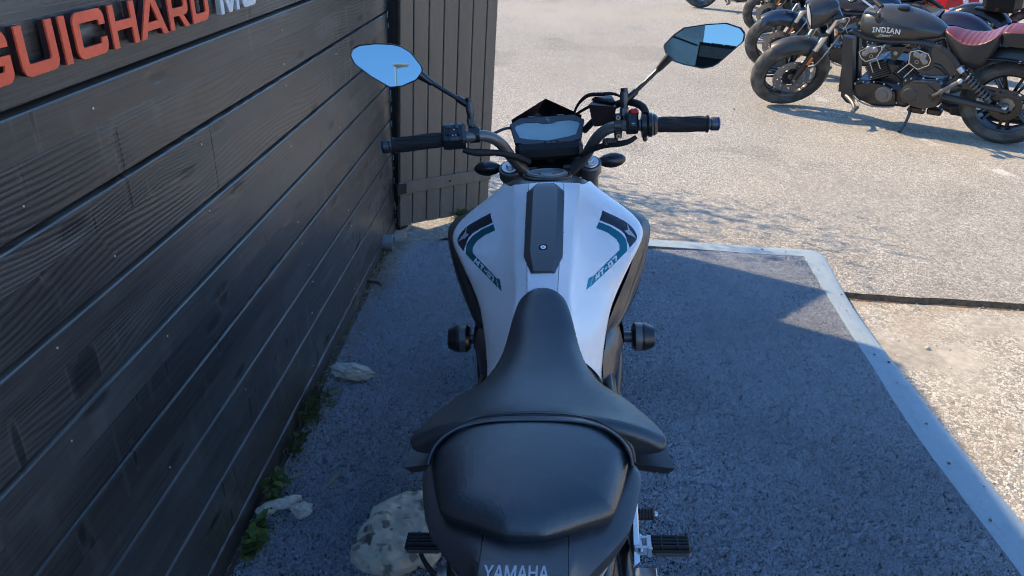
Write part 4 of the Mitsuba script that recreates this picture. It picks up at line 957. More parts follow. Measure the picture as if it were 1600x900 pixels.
ms('brake_lever', tube([(.150, .965, 1.030), (.22, .985, 1.022), (.28, .972, 1.022), (.345, .955, 1.024)], [.007, .006, .005, .007], 10, 24, squash=(1, .6)), 'mat_satin_black', 40)
ms('brake_hose', tube([(.172, .97, 1.094), (.150, .99, 1.100), (.131, 1.0, 1.098), (.105, 1.03, 1.092), (.090, 1.06, 1.078), (.078, 1.10, 1.054), (.070, 1.125, 1.030), (.06, 1.15, .97)], [.0025, .0045, .0048, .0045, .0035, .003, .004], 9, 40), 'mat_rubber', 40)
ms('brake_hose', tube([(.125, .995, 1.074), (.110, 1.02, 1.070), (.092, 1.06, 1.052), (.074, 1.10, 1.030), (.065, 1.13, .99)], .0036, 9, 20), 'mat_rubber', 40)
ms('loom', tube([(.195, .893, 1.022), (.165, .897, 1.008), (.130, .918, 1.000), (.10, .94, .985), (.075, .97, .965)], [.005, .007, .007, .006, .006], 9, 26), 'mat_rubber', 40)
ms('brake_switch', cat(cbox(.030, .014, .012, .003, (.140, .905, 1.013)), cbox(.012, .016, .016, .004, (.126, .900, 1.012))), 'mat_satin_black')

# mirrors: each glass is a flat sheet; its tilt is what shows sky on the left and the wall on the right
def mirror(out2d, y0, nrm, post, arm, key):
    nrm = np.array(nrm, float); nrm /= np.linalg.norm(nrm)
    P = np.array([(x, y0, z) for x, z in out2d]); c0 = P.mean(0)
    P[:, 1] = y0 - ((P[:, 0] - c0[0]) * nrm[0] + (P[:, 2] - c0[2]) * nrm[2]) / nrm[1]      # onto the tilted plane
    Bm = basis(nrm, (0, 0, 1)); q = (P - c0) @ Bm
    pg = Polygon(q[:, :2]).buffer(-.010, join_style=1).buffer(.010, quad_segs=6).simplify(.0004)
    o = np.array(pg.exterior.coords)[:-1]; i = affinity.scale(pg, .955, .945); ii = np.array(i.exterior.coords)[:-1]
    ring_ = lambda k, z: np.c_[o.mean(0) * (1 - k) + o * k, np.full(len(o), z)]
    S = [np.c_[ii, np.full(len(ii), -.0008)], np.c_[ii, np.full(len(ii), .0016)], ring_(.985, .0026), ring_(1.0, .0008), ring_(1.0, -.006), ring_(.95, -.016), ring_(.80, -.027), ring_(.5, -.034), ring_(.001, -.036)]
    root = ms(key, at(fixn(loft(np.array(S), closed=True)), c0, nrm, (0, 0, 1)), 'mat_satin_black', 40)
    g = trimesh.creation.triangulate_polygon(i, engine='earcut'); gm = trimesh.Trimesh(np.c_[g[0], np.zeros(len(g[0]))], g[1], process=False)
    if gm.face_normals[:, 2].sum() < 0: gm.faces = gm.faces[:, ::-1]
    ms('glass', at(gm, c0, nrm, (0, 0, 1)), 'mat_mirror', False, root)
    a0, a1, a2 = (np.array(v) for v in arm)
    ms('stem', cat(tube([post[0], post[1]], [.0088, .0080], 16), tube([a0, a0 * .72 + a1 * .28], [.0078, .0072], 14), tube([a0 * .78 + a1 * .22, a1], .0048, 12), tube([a1 * .94 + a0 * .06, a2], [.0065, .0105], 14)), 'mat_satin_black', 40, root)
    ms('collar', cat(at(lathe([(.0090, -.004), (.0102, -.003), (.0102, .012), (.0090, .013)], 6), np.array(post[0]) * .75 + np.array(post[1]) * .25, np.array(post[1]) - np.array(post[0])), at(lathe([(.0090, -.003), (.0096, 0), (.0096, .02), (.0088, .022)], 14), np.array(post[0]) * .4 + np.array(post[1]) * .6, np.array(post[1]) - np.array(post[0]))), 'mat_plastic', 20, root)
    return root
MIRROR_N_L, MIRROR_N_R = (.165, -1.0, .208), (-.256, -1.0, .140)
k = mirror([(-.4255, 1.240), (-.420, 1.252), (-.404, 1.259), (-.368, 1.259), (-.333, 1.2545), (-.312, 1.2475), (-.293, 1.234), (-.271, 1.201), (-.270, 1.190), (-.285, 1.174), (-.318, 1.1635), (-.346, 1.1635), (-.385, 1.191), (-.418, 1.221)], .930, MIRROR_N_L,
       ((-.1725, .921, 1.050), (-.1752, .935, 1.126)), ((-.180, .933, 1.112), (-.258, .940, 1.166), (-.279, .938, 1.184)), 'mirror'); tag(k, 'left mirror showing blue sky')
k = mirror([(.271, 1.176), (.262, 1.206), (.282, 1.226), (.305, 1.2415), (.350, 1.2465), (.393, 1.2475), (.422, 1.237), (.431, 1.226), (.429, 1.209), (.400, 1.184), (.376, 1.163), (.364, 1.157), (.345, 1.154), (.305, 1.1635)], .930, MIRROR_N_R,
       ((.171, .917, 1.050), (.1735, .930, 1.124)), ((.181, .930, 1.098), (.252, .935, 1.160), (.275, .936, 1.184)), 'mirror'); tag(k, 'right mirror showing the dark wall and gate')

# instrument, screen and headlight
mcn = np.array([0, -.70, .714]); mcc = np.array([-.001, 1.054, 1.005])
out = [(.066, .040), (.092, .025), (.081, -.028), (.030, -.042), (-.030, -.042), (-.081, -.028), (-.092, .025), (-.066, .040)]
scr = [(.080, .013), (.076, .0205), (.056, .0265), (.024, .0250), (.010, .0200), (-.010, .0200), (-.024, .0250), (-.056, .0265), (-.076, .0205), (-.080, .013), (-.0685, -.0155), (-.050, -.0205), (0, -.0280), (.050, -.0205), (.0685, -.0155)]
q = np.array(out); lay = lambda k, z: np.c_[q * k, np.full(len(q), z)]
frame_ = slab(Polygon(q * .985).difference(Polygon(scr)), .0015, .0050)
mt = ms('instrument', cat(at(hullm(np.vstack([lay(1.0, .0005), lay(1.0, -.008), lay(.86, -.032)])), mcc, mcn), at(frame_, mcc, mcn)), 'mat_plastic', 20)
ms('screen', at(slab(Polygon(scr).buffer(.0015), .0012, .0022), mcc, mcn), 'mat_lcd', False, mt)
ms('emblem', at(cat(lathe([(.0062, .004), (.0066, .0062), (.0058, .0068), (.0052, .0058)], 28), lathe([(0, .0058), (.0034, .0060), (.0034, .005)], 20)), mcc + basis(mcn, (0, 1, 0)) @ np.array([.002, .0300, 0]), mcn), 'mat_dull_alu', 30, mt)
for x in (-.038, .034): ms('tab', at(cbox(.018, .005, .006, .0015, (x, .0400, .0042)), mcc, mcn), 'mat_plastic', 20, mt)
bp = [(.0145, .0075), (.0215, 0), (.0165, -.0070), (-.0165, -.0070), (-.0215, 0), (-.0145, .0075)]
b_ = ms('button_pod', at(chull(bp, .003, .0095, .002), mcc + basis(mcn, (0, 1, 0)) @ np.array([.007, -.0365, 0]), mcn), 'mat_gloss_black', 20, mt)
for x in (.0005, .0135): ms('button', at(cbox(.0120, .0066, .003, .001, (x, -.0365, .0102)), mcc, mcn), 'mat_plastic', 20, mt)
ms('instrument_bracket', cat(cbox(.165, .05, .040, .010, (0, 1.035, .965)), cbox(.14, .04, .05, .01, (0, 1.085, .955))), 'mat_black_post')
A_, B1, B2, C1_, C2_ = (0, 1.165, 1.061), (-.090, 1.135, 1.020), (.088, 1.135, 1.020), (-.085, 1.155, .95), (.085, 1.155, .95)
ms('fly_screen', fixn(cat(hullm([A_, B1, C1_, (0, 1.22, .99), (0, 1.172, 1.056), (-.088, 1.142, 1.015)]), hullm([A_, B2, C2_, (0, 1.22, .99), (0, 1.172, 1.056), (.088, 1.142, 1.015)]))), 'mat_cowl', 10)
hl = ms('headlight', hullm([(s * x, y, z) for s in (-1, 1) for x, y, z in [(.08, 1.16, .93), (.085, 1.17, .86), (.06, 1.24, .92), (.065, 1.25, .86), (.04, 1.22, .79), (.05, 1.16, .79)]]), 'mat_plastic', 15)
ms('lens', hullm([(s * x, y, z) for s in (-1, 1) for x, y, z in [(.055, 1.246, .915), (.060, 1.254, .865), (.035, 1.238, .805), (.05, 1.240, .915), (.05, 1.246, .865), (.03, 1.23, .805)]]), 'mat_headlight', 15, hl)
for s in (-1, 1):
    cI = np.array([s * .158, 1.066, .918])
    p = ms('indicator', at(lathe([(.007, -.040), (.0085, -.034), (.0150, -.022), (.0188, -.006), (.0180, .008), (.0135, .022), (.006, .031), (0, .033)], 24), cI, (s, .06, .02)), 'mat_satin_black', 40)
    ms('stalk', tube([(s * .105, 1.045, .918), (s * .124, 1.060, .918)], .009, 14), 'mat_satin_black', 40, p)
    ms('lens', at(lathe([(.0189, -.004), (.0183, .008), (.0137, .0222), (.006, .0313), (0, .0333)], 24)if False else lathe([(.0150, .010), (.0138, .0222), (.006, .0314), (0, .0334)], 24), cI + [0, .0012, 0], (s, .06, .02)), 'mat_smoke_lens', 40, p)
# ================================================================ parked cruisers
def letters_flat(text, h, depth=.002):
    return meshkit.text_mesh(text, h, depth, bold=True)
def cruiser(rear, head, ln, steer, pal, label, group, detail=True, lettering=None, disc='mat_dull_alu', fender_big=False, style=0, seat_drop=0.0, case=False):
    t = thing('cruiser_motorcycle', label, 'motorcycle', group)
    M, o = lean_frame(rear, math.radians(head), math.radians(ln))
    rk = math.radians(29); ax = np.array([0, -math.sin(rk), math.cos(rk)]); a0 = np.array([0, 1.72, 0]); R = axis_rot(ax, math.radians(steer))
    fb = lambda v: v @ M.T + o
    fs = lambda v: fb((v - a0) @ R.T + a0)
    def B(k, m, mt, sm=30, par=None): return put((par or t) + '__' + k, m, mt, fb, sm)
    def S(k, m, mt, sm=30, par=None): return put((par or t) + '__' + k, m, mt, fs, sm)
    # wheels
    fw, rw = (0, 1.60, .315), (0, 0, .315)
    w = S('front_wheel', moved(rim_mesh(.215, .10), fw), 'mat_satin_black', 40)
    S('tyre', moved(tyre_mesh(.315, .135, .212, 120, 22 if detail else 0), fw), 'mat_tyre', 50, w)
    S('spokes', moved(cat([spoke_mesh(.045, .200, .013, .009, .7, 5, .10, x, ph) for x, ph in ((-.02, 0), (-.02, .28), (.02, 0), (.02, .28))]), fw), 'mat_satin_black' if style == 0 else 'mat_dull_alu', 40, w)
    S('hub', moved(lathe([(0, -.062), (.022, -.062), (.03, -.05), (.045, -.03), (.045, .03), (.03, .05), (.022, .062), (0, .062)], 20, 'x'), fw), 'mat_grey_metal', 30, w)
    S('brake_disc', moved(disc_mesh(.085, .149, -.058, .005), fw), disc, False, w)
    S('disc_carrier', moved(cat(disc_mesh(.03, .075, -.054, .006, 0), spoke_mesh(.06, .105, .008, .007, .5, 7, 0, -.056)), fw), 'mat_satin_black', False, w)
    w = B('rear_wheel', moved(rim_mesh(.215, .11), rw), 'mat_satin_black', 40)
    B('tyre', moved(tyre_mesh(.315, .155, .212, 120, 22 if detail else 0), rw), 'mat_tyre', 50, w)
    B('spokes', moved(cat([spoke_mesh(.045, .200, .013, .009, .7, 7, .06, x, ph) for x, ph in ((-.02, 0), (-.02, .3), (.02, 0), (.02, .3))]), rw), 'mat_satin_black', 40, w)
    B('hub', moved(lathe([(0, -.108), (.012, -.108), (.018, -.10), (.020, -.075), (.05, -.07), (.055, -.03), (.055, .05), (0, .055)], 20, 'x'), rw), 'mat_dull_alu', 30, w)
    B('axle_nut', moved(lathe([(0, -.152), (.012, -.152), (.017, -.148), (.022, -.140), (.024, -.128)], 6, 'x'), rw), 'mat_alu', 20, w)
    B('pulley', moved(disc_mesh(.06, .105, -.085, .02, 0), rw), 'mat_satin_black', False, w)
    # front end
    off = np.array([0, math.cos(rk), math.sin(rk)]) * .05
    for s in (-1, 1):
        base = np.array([s * .098, 1.585, .315]); topp = base + ax * .60
        f = S('fork_leg', tube([base - ax * .015, base + ax * .06, base + ax * .27, base + ax * .30], [.024, .026, .027, .025], 18), 'mat_satin_black', 40)
        S('fork_tube', tube([base + ax * .28, topp], .0205, 18), 'mat_chrome', 40, f)
        S('axle_cap', at(lathe([(.016, -.01), (.016, .012), (.010, .014), (0, .014)], 16), base + np.array([s * .016, 0, 0]), (s, 0, 0)), 'mat_grey_metal', 30, f)
        if s < 0:
            S('reflector', at(cbox(.022, .075, .006, .003), base + ax * .215 + np.array([-.030, 0, 0]), (-1, 0, 0), ax), 'mat_orange_lens', 20, f)
            c0 = np.array([-.075, 1.53, .33])
            cl = S('caliper', cat(cbox(.045, .065, .10, .012, c0), lathe([(0, -.006), (.017, -.006), (.019, .0), (.019, .02)], 16, 'x').apply_translation(c0 + [-.024, 0, .022]), lathe([(0, -.006), (.017, -.006), (.019, .0), (.019, .02)], 16, 'x').apply_translation(c0 + [-.024, 0, -.022])), 'mat_dull_alu', 30)
            S('brake_hose', tube([c0 + [-.01, -.02, .05], (-.125, 1.44, .45), (-.12, 1.33, .60), (-.09, 1.22, .74)], .005, 8, 24), 'mat_dull_alu', 40, cl)
    for z in (.70, .84): S('yoke', cbox(.25, .075, .035, .012, (0, 1.72 - math.tan(rk) * z + .045, z + .02)), 'mat_satin_black', 30)
    an = np.linspace(math.radians(62), math.radians(150), 30)
    fr = lambda t_: .338 + (.0 if not fender_big else .004)
    g = [[(x * .082, 1.60 + (fr(a) - .055 * abs(x) ** 2.4) * math.cos(a), .315 + (fr(a) - .055 * abs(x) ** 2.4) * math.sin(a)) for x in np.linspace(-1, 1, 13)] for a in an]
    S('front_mudguard', fixn(loft(g)), pal['fender'], 50)
    hc = np.array([0, 1.46, .850])
    hl = S('headlight', at(lathe([(.100, .025), (.108, .022), (.112, .0), (.112, -.06), (.104, -.11), (.082, -.16), (.05, -.19), (0, -.20)], 40), hc, (0, 1, -.08)), pal['nacelle'], 40)
    S('bezel', at(lathe([(.092, .020), (.094, .030), (.104, .031), (.108, .022)], 40), hc, (0, 1, -.08)), 'mat_gloss_black', 30, hl)
    S('lens', at(lathe([(0, .036), (.04, .034), (.075, .028), (.093, .019)], 36), hc, (0, 1, -.08)), 'mat_headlight', 50, hl)
    hbp = np.array([(-.38, 1.10, 1.105), (-.29, 1.13, 1.11), (-.20, 1.16, 1.095), (-.11, 1.17, 1.00), (-.05, 1.20, .935), (0, 1.21, .93)]); hbp = np.vstack([hbp, hbp[::-1][1:] * mir])
    S('handlebar', tube(hbp, .0125, 14, 60), 'mat_satin_black', 50)
    for s in (-1, 1):
        S('grip', tube([(s * .395, 1.094, 1.104), (s * .29, 1.13, 1.11)], [.0175, .0165], 16), 'mat_rubber', 40)
        S('lever', tube([(s * .24, 1.20, 1.10), (s * .32, 1.17, 1.10), (s * .39, 1.14, 1.10)], [.008, .007, .007], 8, 14), 'mat_chrome' if s < 0 else 'mat_satin_black', 40)
        S('control_block', cbox(.06, .05, .05, .01, (s * .255, 1.145, 1.105)), 'mat_satin_black', 30)
        m_ = S('mirror', at(lathe([(0, .004), (.045, .004), (.048, 0), (.042, -.015), (.02, -.025), (0, -.026)], 24), (s * .45, 1.12, 1.07), (0, -1, .1)), 'mat_satin_black', 40)
        S('stem', tube([(s * .39, 1.095, 1.104), (s * .42, 1.11, 1.09), (s * .445, 1.125, 1.075)], .006, 8), 'mat_satin_black', 40, m_)
        i_ = S('indicator', at(lathe([(0, -.03), (.02, -.02), (.028, .0), (.026, .02), (0, .03)], 16), (s * .20, 1.30, .80), (0, 1, 0)), 'mat_satin_black', 40)
        S('lens', at(lathe([(.0262, .018), (.02, .028), (0, .034)], 16), (s * .20, 1.30, .80), (0, 1, 0)), 'mat_orange_lens', 40, i_)
    # tank
    sec = np.array([(1.075, .02, .83, .78), (1.068, .085, .862, .725), (1.04, .118, .882, .690), (.98, .142, .900, .676), (.90, .156, .908, .672), (.80, .160, .904, .674), (.70, .150, .886, .682), (.62, .128, .860, .694), (.55, .098, .828, .708), (.505, .068, .797, .720), (.482, .030, .775, .735)])
    Sx = []
    for y, w_, zt_, zb in interp(sec, 40):
        a = np.linspace(0, 2 * np.pi, 33)[:-1]; ca, sa_ = np.cos(a), np.sin(a)
        x = w_ * np.sign(ca) * np.abs(ca) ** .75; zz = (zt_ + zb) / 2 + .02 * 0 + (zt_ - zb) / 2 * np.sign(sa_) * np.abs(sa_) ** .85
        x = x * (1 - .22 * np.clip(sa_, 0, 1) ** 1.5); Sx.append(np.c_[x, np.full(32, y) - .0 * x, zz])
    tkm = fixn(loft(np.array(Sx), closed=True, caps=True))
    tnk = B('fuel_tank', tkm, pal['tank'], 45)
    B('filler_cap', at(lathe([(.045, 0), (.045, .012), (.038, .016), (0, .018)], 28), (-.02, .80, .905), (0, 0, 1)), 'mat_satin_black', 30, tnk)
    if lettering:
        lt = letters_flat(lettering, .036, .0015); W = lt.bounds[1, 0] - lt.bounds[0, 0]
        lt = lt.subdivide().subdivide()
        lt.vertices[:, 0] = (lt.vertices[:, 0] - lt.bounds[0, 0]) * (.197 / W)
        arch = lt.vertices[:, 0] / .197
        Y = .956 - lt.vertices[:, 0]; Z = .750 + lt.vertices[:, 1] + .010 * np.sin(np.pi * arch) + .006 * arch
        loc, ri, ti = tkm.ray.intersects_location(np.c_[np.full(len(Y), -1.0), Y, Z], np.tile([1.0, 0, 0], (len(Y), 1)), multiple_hits=False)
        X = np.full(len(Y), -.156); X[ri] = loc[:, 0]
        lt.vertices = np.c_[X - .0040 - lt.vertices[:, 2], Y, Z]; lt.fix_normals()
        B('lettering', lt, 'mat_letter_white', False, tnk)
        for dy, L_ in ((.0, .115),):
            q = np.linspace(.905, .805, 12); zz = .742 - .004 * np.sin(np.linspace(0, np.pi, 12))
            loc, ri, ti = tkm.ray.intersects_location(np.c_[np.full(12, -1.0), q, zz], np.tile([1.0, 0, 0], (12, 1)), multiple_hits=False)
            B('underline', tube(np.c_[loc[np.argsort(ri), 0] - .0008, q, zz], .0016, 6), 'mat_letter_white', True, tnk)
        lt2 = letters_flat('SCOUT', .009, .0012); lt2.vertices[:, 0] -= lt2.bounds[0, 0]; lt2.vertices[:, 0] *= .055 / lt2.bounds[1, 0]
        lt2 = lt2.subdivide(); Y, Z = .882 - lt2.vertices[:, 0], .7265 + lt2.vertices[:, 1]
        loc, ri, ti = tkm.ray.intersects_location(np.c_[np.full(len(Y), -1.0), Y, Z], np.tile([1.0, 0, 0], (len(Y), 1)), multiple_hits=False); X = np.full(len(Y), -.158); X[ri] = loc[:, 0]
        lt2.vertices = np.c_[X - .003 - lt2.vertices[:, 2], Y, Z]; B('small_lettering', lt2, 'mat_letter_white', False, tnk)
    # frame, radiator shroud
    for s in (-1, 1):
        sh = B('radiator_cover', hullm([(s * x, y, z) for x, y, z in [(.085, 1.185, .672), (.100, 1.105, .672), (.085, 1.135, .197), (.100, 1.045, .235), (.100, 1.035, .150), (.085, 1.09, .155), (.03, 1.19, .67), (.03, 1.14, .20), (.03, 1.04, .15), (.03, 1.10, .67)]]), 'mat_matte_black', 15)
    B('radiator_core', cbox(.16, .03, .42, .004, (0, 1.15, .44)), 'mat_satin_black')
    B('frame_tube', cat([tube([(s * .07, 1.12, .72), (s * .09, .80, .68), (s * .12, .52, .69), (s * .13, .34, .56), (s * .12, .42, .40)], .021, 12, 30) for s in (-1, 1)]), 'mat_matte_black', 40)
    # engine
    eng = B('engine', cat(cbox(.30, .42, .17, .03, (0, .82, .29)), cbox(.30, .30, .22, .03, (0, .56, .35)), cbox(.20, .20, .20, .03, (0, .78, .44))), 'mat_satin_black', 30)
    lp = lambda pts, x0, x1: (lambda m: (setattr(m, 'vertices', np.c_[-m.vertices[:, 2], m.vertices[:, :2]]), m)[1])(slab(Polygon(pts), -x1, -x0))  # y,z outline between x0 > x1 (left side)
    B('primary_cover', fixn(lp(Polygon([(.670, .346), (.655, .400), (.595, .448), (.431, .468), (.385, .40), (.416, .285), (.50, .25), (.585, .262), (.650, .300)]).buffer(-.02).buffer(.02).exterior.coords[:-1], -.15, -.205)), 'mat_smoke_paint', 20, eng)
    B('primary_step', fixn(lp(Polygon([(.665, .346), (.650, .392), (.60, .430), (.50, .440), (.44, .40), (.45, .32), (.55, .285), (.645, .305)]).buffer(-.03).buffer(.03).exterior.coords[:-1], -.205, -.216)), 'mat_smoke_paint', 20, eng)
    B('clutch_cover', at(lathe([(0, .010), (.045, .010), (.050, .006), (.052, .0), (.066, -.002), (.068, -.012)], 36), (-.218, .604, .350), (-1, 0, 0)), 'mat_smoke_paint', 25, eng)
    B('pivot_cover', at(lathe([(0, .012), (.022, .012), (.028, .006), (.042, .004), (.046, -.01)], 28), (-.208, .452, .362), (-1, 0, 0)), 'mat_satin_black', 25, eng)
    B('case_cover', fixn(lp(Polygon([(1.015, .345), (.90, .380), (.79, .375), (.715, .33), (.70, .215), (.86, .205), (.97, .24)]).buffer(-.015).buffer(.015).exterior.coords[:-1], -.14, -.178)), 'mat_satin_black', 20, eng)
    B('round_cover', at(lathe([(0, .010), (.030, .010), (.034, .004), (.054, .004), (.062, .0), (.066, -.012)], 36), (-.182, .793, .303), (-1, 0, 0)), 'mat_grey_metal', 25, eng)
    r_ = np.random.default_rng(3)
    P = []
    for y, z in [(1.01, .36), (.95, .385), (.875, .395), (.80, .39), (.74, .36), (.70, .41), (.655, .44), (.62, .46), (.54, .475), (.45, .485), (.69, .26), (.74, .21), (.86, .195), (.97, .225), (.60, .245), (.50, .235), (.90, .43), (.99, .40)]:
        P.append(at(lathe([(0, .006), (.0055, .006), (.0065, .003), (.0065, -.004)], 8), (-.186, y, z), (-1, 0, 0)))
    B('bolts', cat(P), 'mat_alu', 20, eng); labels[scene and [k for k in scene if k.startswith(eng + '__bolts')][-1]] = {'label': 'small bright bolt heads round the engine cases', 'kind': 'stuff'}
    for poly, (ya, za, yb, zb), fins in (([(1.029, .598), (.988, .628), (.870, .664), (.862, .632), (.893, .562), (.967, .525), (1.009, .553)], (.945, .58, .855, .40), (((.939, .529), (.906, .446)), ((.892, .559), (.858, .483)))),
                                         ([(.670, .644), (.610, .663), (.543, .643), (.519, .601), (.527, .559), (.599, .517), (.668, .557)], (.59, .58, .72, .40), (((.665, .552), (.733, .471)), ((.627, .522), (.684, .442))))):
        pg = Polygon(poly); pg = pg.buffer(-.008).buffer(.008, quad_segs=4)
        cyd = np.array([0, ya - yb, za - zb]); L_ = np.linalg.norm(cyd)
        cy_ = B('cylinder', at(cat([cbox(.25, .155, .012, .003, (0, 0, z)) for z in np.linspace(.01, L_ - .09, 7)] + [cbox(.22, .13, L_ - .06, .01, (0, 0, L_ / 2 - .04))]), (0, yb, zb), cyd, (0, cyd[2], -cyd[1])), 'mat_satin_black', 25)
        hd = B('head_cover', fixn(lp(pg.exterior.coords[:-1], -.09, -.156)), 'mat_satin_black', 20, cy_)
        B('rim', fixn(lp_ring(lp, pg, -.1575, -.1545, .0065)), 'mat_alu', 20, cy_)
        ctr_ = np.array(pg.centroid.coords[0]); up_ = np.array([ya - yb, za - zb]) / L_; sd = np.array([up_[1], -up_[0]])
        lob = []
        for a, b, rr in ((-.040, .012, .022), (.0, .034, .025), (.040, .012, .022), (-.015, .018, .02), (.018, .018, .02)):
            q = ctr_ + sd * a + up_ * b; m_ = trimesh.creation.icosphere(subdivisions=2, radius=rr); m_.vertices *= (.45, 1, 1); m_.apply_translation([-.156, q[0], q[1]]); lob.append(m_)
        B('rocker_cover', cat(lob), 'mat_dull_alu', 40, cy_)
        q = ctr_ - up_ * .022; B('badge', at(lathe([(.010, .0), (.011, .003), (.013, .003), (.014, 0)], 20), (-.157, q[0], q[1]), (-1, 0, 0)), 'mat_alu', 30, cy_)
        for (y0, z0), (y1, z1) in fins: B('fin_strip', cyl((-.150, y0, z0), (-.140, y1, z1), .0036, 8), 'mat_alu', 30, cy_)
    B('air_cover', fixn(lp([(.816, .657), (.715, .668), (.723, .623), (.757, .565), (.790, .561)], -.10, -.148)), 'mat_satin_black', 20, eng)
    B('air_emblem', at(lathe([(0, .004), (.012, .004), (.016, .0)], 16), (-.150, .768, .615), (-1, 0, 0)), 'mat_dull_alu', 30, eng)
    # side cover, swingarm, belt guard, shocks, stand, peg
    sc = B('side_cover', fixn(lp([(.530, .69), (.475, .70), (.345, .555), (.36, .50), (.53, .475), (.60, .50), (.60, .56), (.54, .60)], -.10, -.142)), 'mat_smoke_paint', 20)
    for k, off_ in enumerate((0, .03)): B('ridge', tube([(-.144, .560 - off_ * .6, .515), (-.144, .505 - off_ * .4, .575 - off_ * .7), (-.144, .455, .570 - off_), (-.144, .385 + off_ * .6, .50)], .005, 8), 'mat_satin_black', 40, sc)
    for s in (-1, 1):
        B('swingarm', tube([(s * .145, .46, .355), (s * .138, .22, .325), (s * .132, -.03, .300)], [.033, .030, .026], 14, 18, squash=(1, .8)), 'mat_smoke_paint', 40)
        sk = B('shock_absorber', cat(tube([(s * .168, .318, .562), (s * .168, .255, .507)], [.020, .026], 14), tube([(s * .168, .26, .51), (s * .168, .09, .365)], .014, 12), tube([(s * .168, .12, .39), (s * .168, .085, .36)], [.028, .022], 14)), 'mat_satin_black', 40)
        u_ = np.linspace(0, 1, 110); d0, d1 = np.array([s * .168, .272, .522]), np.array([s * .168, .112, .384]); dd = (d1 - d0) / np.linalg.norm(d1 - d0); e1_ = np.array([1.0, 0, 0]); e2_ = np.cross(dd, e1_)
        B('spring', tube([d0 + (d1 - d0) * u + .029 * (math.cos(2 * math.pi * 7.5 * u) * e1_ + math.sin(2 * math.pi * 7.5 * u) * e2_) for u in u_], .0055, 6), 'mat_grey_metal', True, sk)
        B('reservoir', tube([(s * .168, .33, .575), (s * .168, .30, .548)], .024, 14), 'mat_alu', 40, sk)
    bgd = Polygon([(.36, .470), (.335, .430), (.0, .412), (-.12, .405), (-.14, .425), (-.05, .455), (.14, .468)])
    for y in (.31, .10, .02, -.06): bgd = bgd.difference(LineString([(y + .022, .441 - (.31 - y) * .02), (y - .018, .440 - (.31 - y) * .02)]).buffer(.0085))
    B('belt_guard', fixn(lp_poly(bgd, -.158, -.150)), 'mat_matte_black', 20)
    B('muffler', cat(tube([(.15, 1.0, .25), (.16, .60, .20), (.16, .35, .19)], .025, 12, 14), tube([(.13, .45, .17), (.135, .38, .15), (.14, -.15, .155)], [.03, .052, .048], 18, 14)), 'mat_smoke_paint', 40)
    B('muffler_shield', cat(cbox(.012, .27, .07, .004, (.085, .235, .150)), cbox(.004, .02, .05, .001, (.077, .33, .158)), cbox(.004, .02, .03, .001, (.077, .20, .155))), 'mat_smoke_paint', 20)
    B('side_stand', tube([(-.13, .607, .205), (-.175, .60, .13), (-.222, .622, .056), (-.23, .625, .049)], [.012, .011, .010, .014], 10, 12), 'mat_satin_black', 40)
    B('stand_bracket', cat(cbox(.05, .12, .05, .01, (-.11, .56, .20)), cbox(.06, .10, .05, .01, (-.09, .44, .20)), at(lathe([(0, .01), (.012, .01), (.012, -.01)], 12), (-.14, .607, .205), (-1, 0, 0))), 'mat_satin_black', 20)
    pg_ = B('footpeg', tube([(-.225, .445, .372), (-.258, .40, .415), (-.268, .38, .44)], [.010, .012, .012], 10), 'mat_grey_metal', 40)
    B('rubber', tube([(-.262, .395, .422), (-.300, .283, .530)], [.0165, .0155], 14), 'mat_grey_metal', 40, pg_); B('knob', at(trimesh.creation.icosphere(subdivisions=2, radius=.017), (-.301, .280, .533), (0, 0, 1)), 'mat_pale_metal', True, pg_)
    B('control_linkage', cat(tube([(-.15, 1.08, .24), (-.22, 1.00, .22), (-.30, .95, .20)], .014, 10, 12), cbox(.10, .035, .03, .008, (-.30, .95, .205)), tube([(-.15, 1.02, .25), (-.19, .90, .21), (-.19, .70, .23)], .006, 8, 12)), 'mat_grey_metal', 30)
    # seats and rear fender
    seatdef = np.array([(.500, .030, .780, .760, .735), (.478, .065, .790, .770, .715), (.44, .092, .782, .762, .670), (.39, .118, .764, .742, .620), (.33, .140, .752, .728, .580), (.27, .150, .754, .732, .562), (.21, .152, .772, .755, .582), (.17, .145, .797, .785, .63), (.145, .13, .815, .800, .69), (.130, .10, .815, .795, .73)])
    seatdef[:, 2:4] -= seat_drop; seatdef[:, 4] -= seat_drop * .5
    top, skl = [], []
    for y, w_, zc_, ze_, zb in interp(seatdef, 60):
        u = np.linspace(-1, 1, 21); pl = .0045 * max(0, math.sin((y - .185) * 2 * math.pi / .034)) ** .5 * (1 if .19 < y < .38 else 0) if not style else .003 * math.sin(y * 2 * math.pi / .03)
        z = zc_ - (zc_ - ze_) * np.abs(u) ** 2.2 + pl * np.clip(1 - u * u, 0, 1) ** .5; x = w_ * np.sin(u * np.pi / 2)
        top.append(np.c_[x, np.full(21, y), z])
        h = np.array([(w_, ze_), (w_ * 1.02 + .004, ze_ - (ze_ - zb) * .3), (w_ * .98, ze_ - (ze_ - zb) * .65), (w_ * .86, zb + .008), (w_ * .75, zb)])
        skl.append(np.c_[h[:, 0], np.full(5, y), h[:, 1]])
    st_ = B('seat', fixn(loft(np.array(top))), pal['seat'], 60)
    skl = np.array(skl); skr = skl * mir
    B('side_panel', fixn(cat(loft(skl, caps=False), loft(skr[:, ::-1]), loft(np.stack([skl[-1], skr[-1]])), loft(np.stack([skl[0], skr[0]])))), pal['seat_side'], 60, st_)
    top, skl = [], []
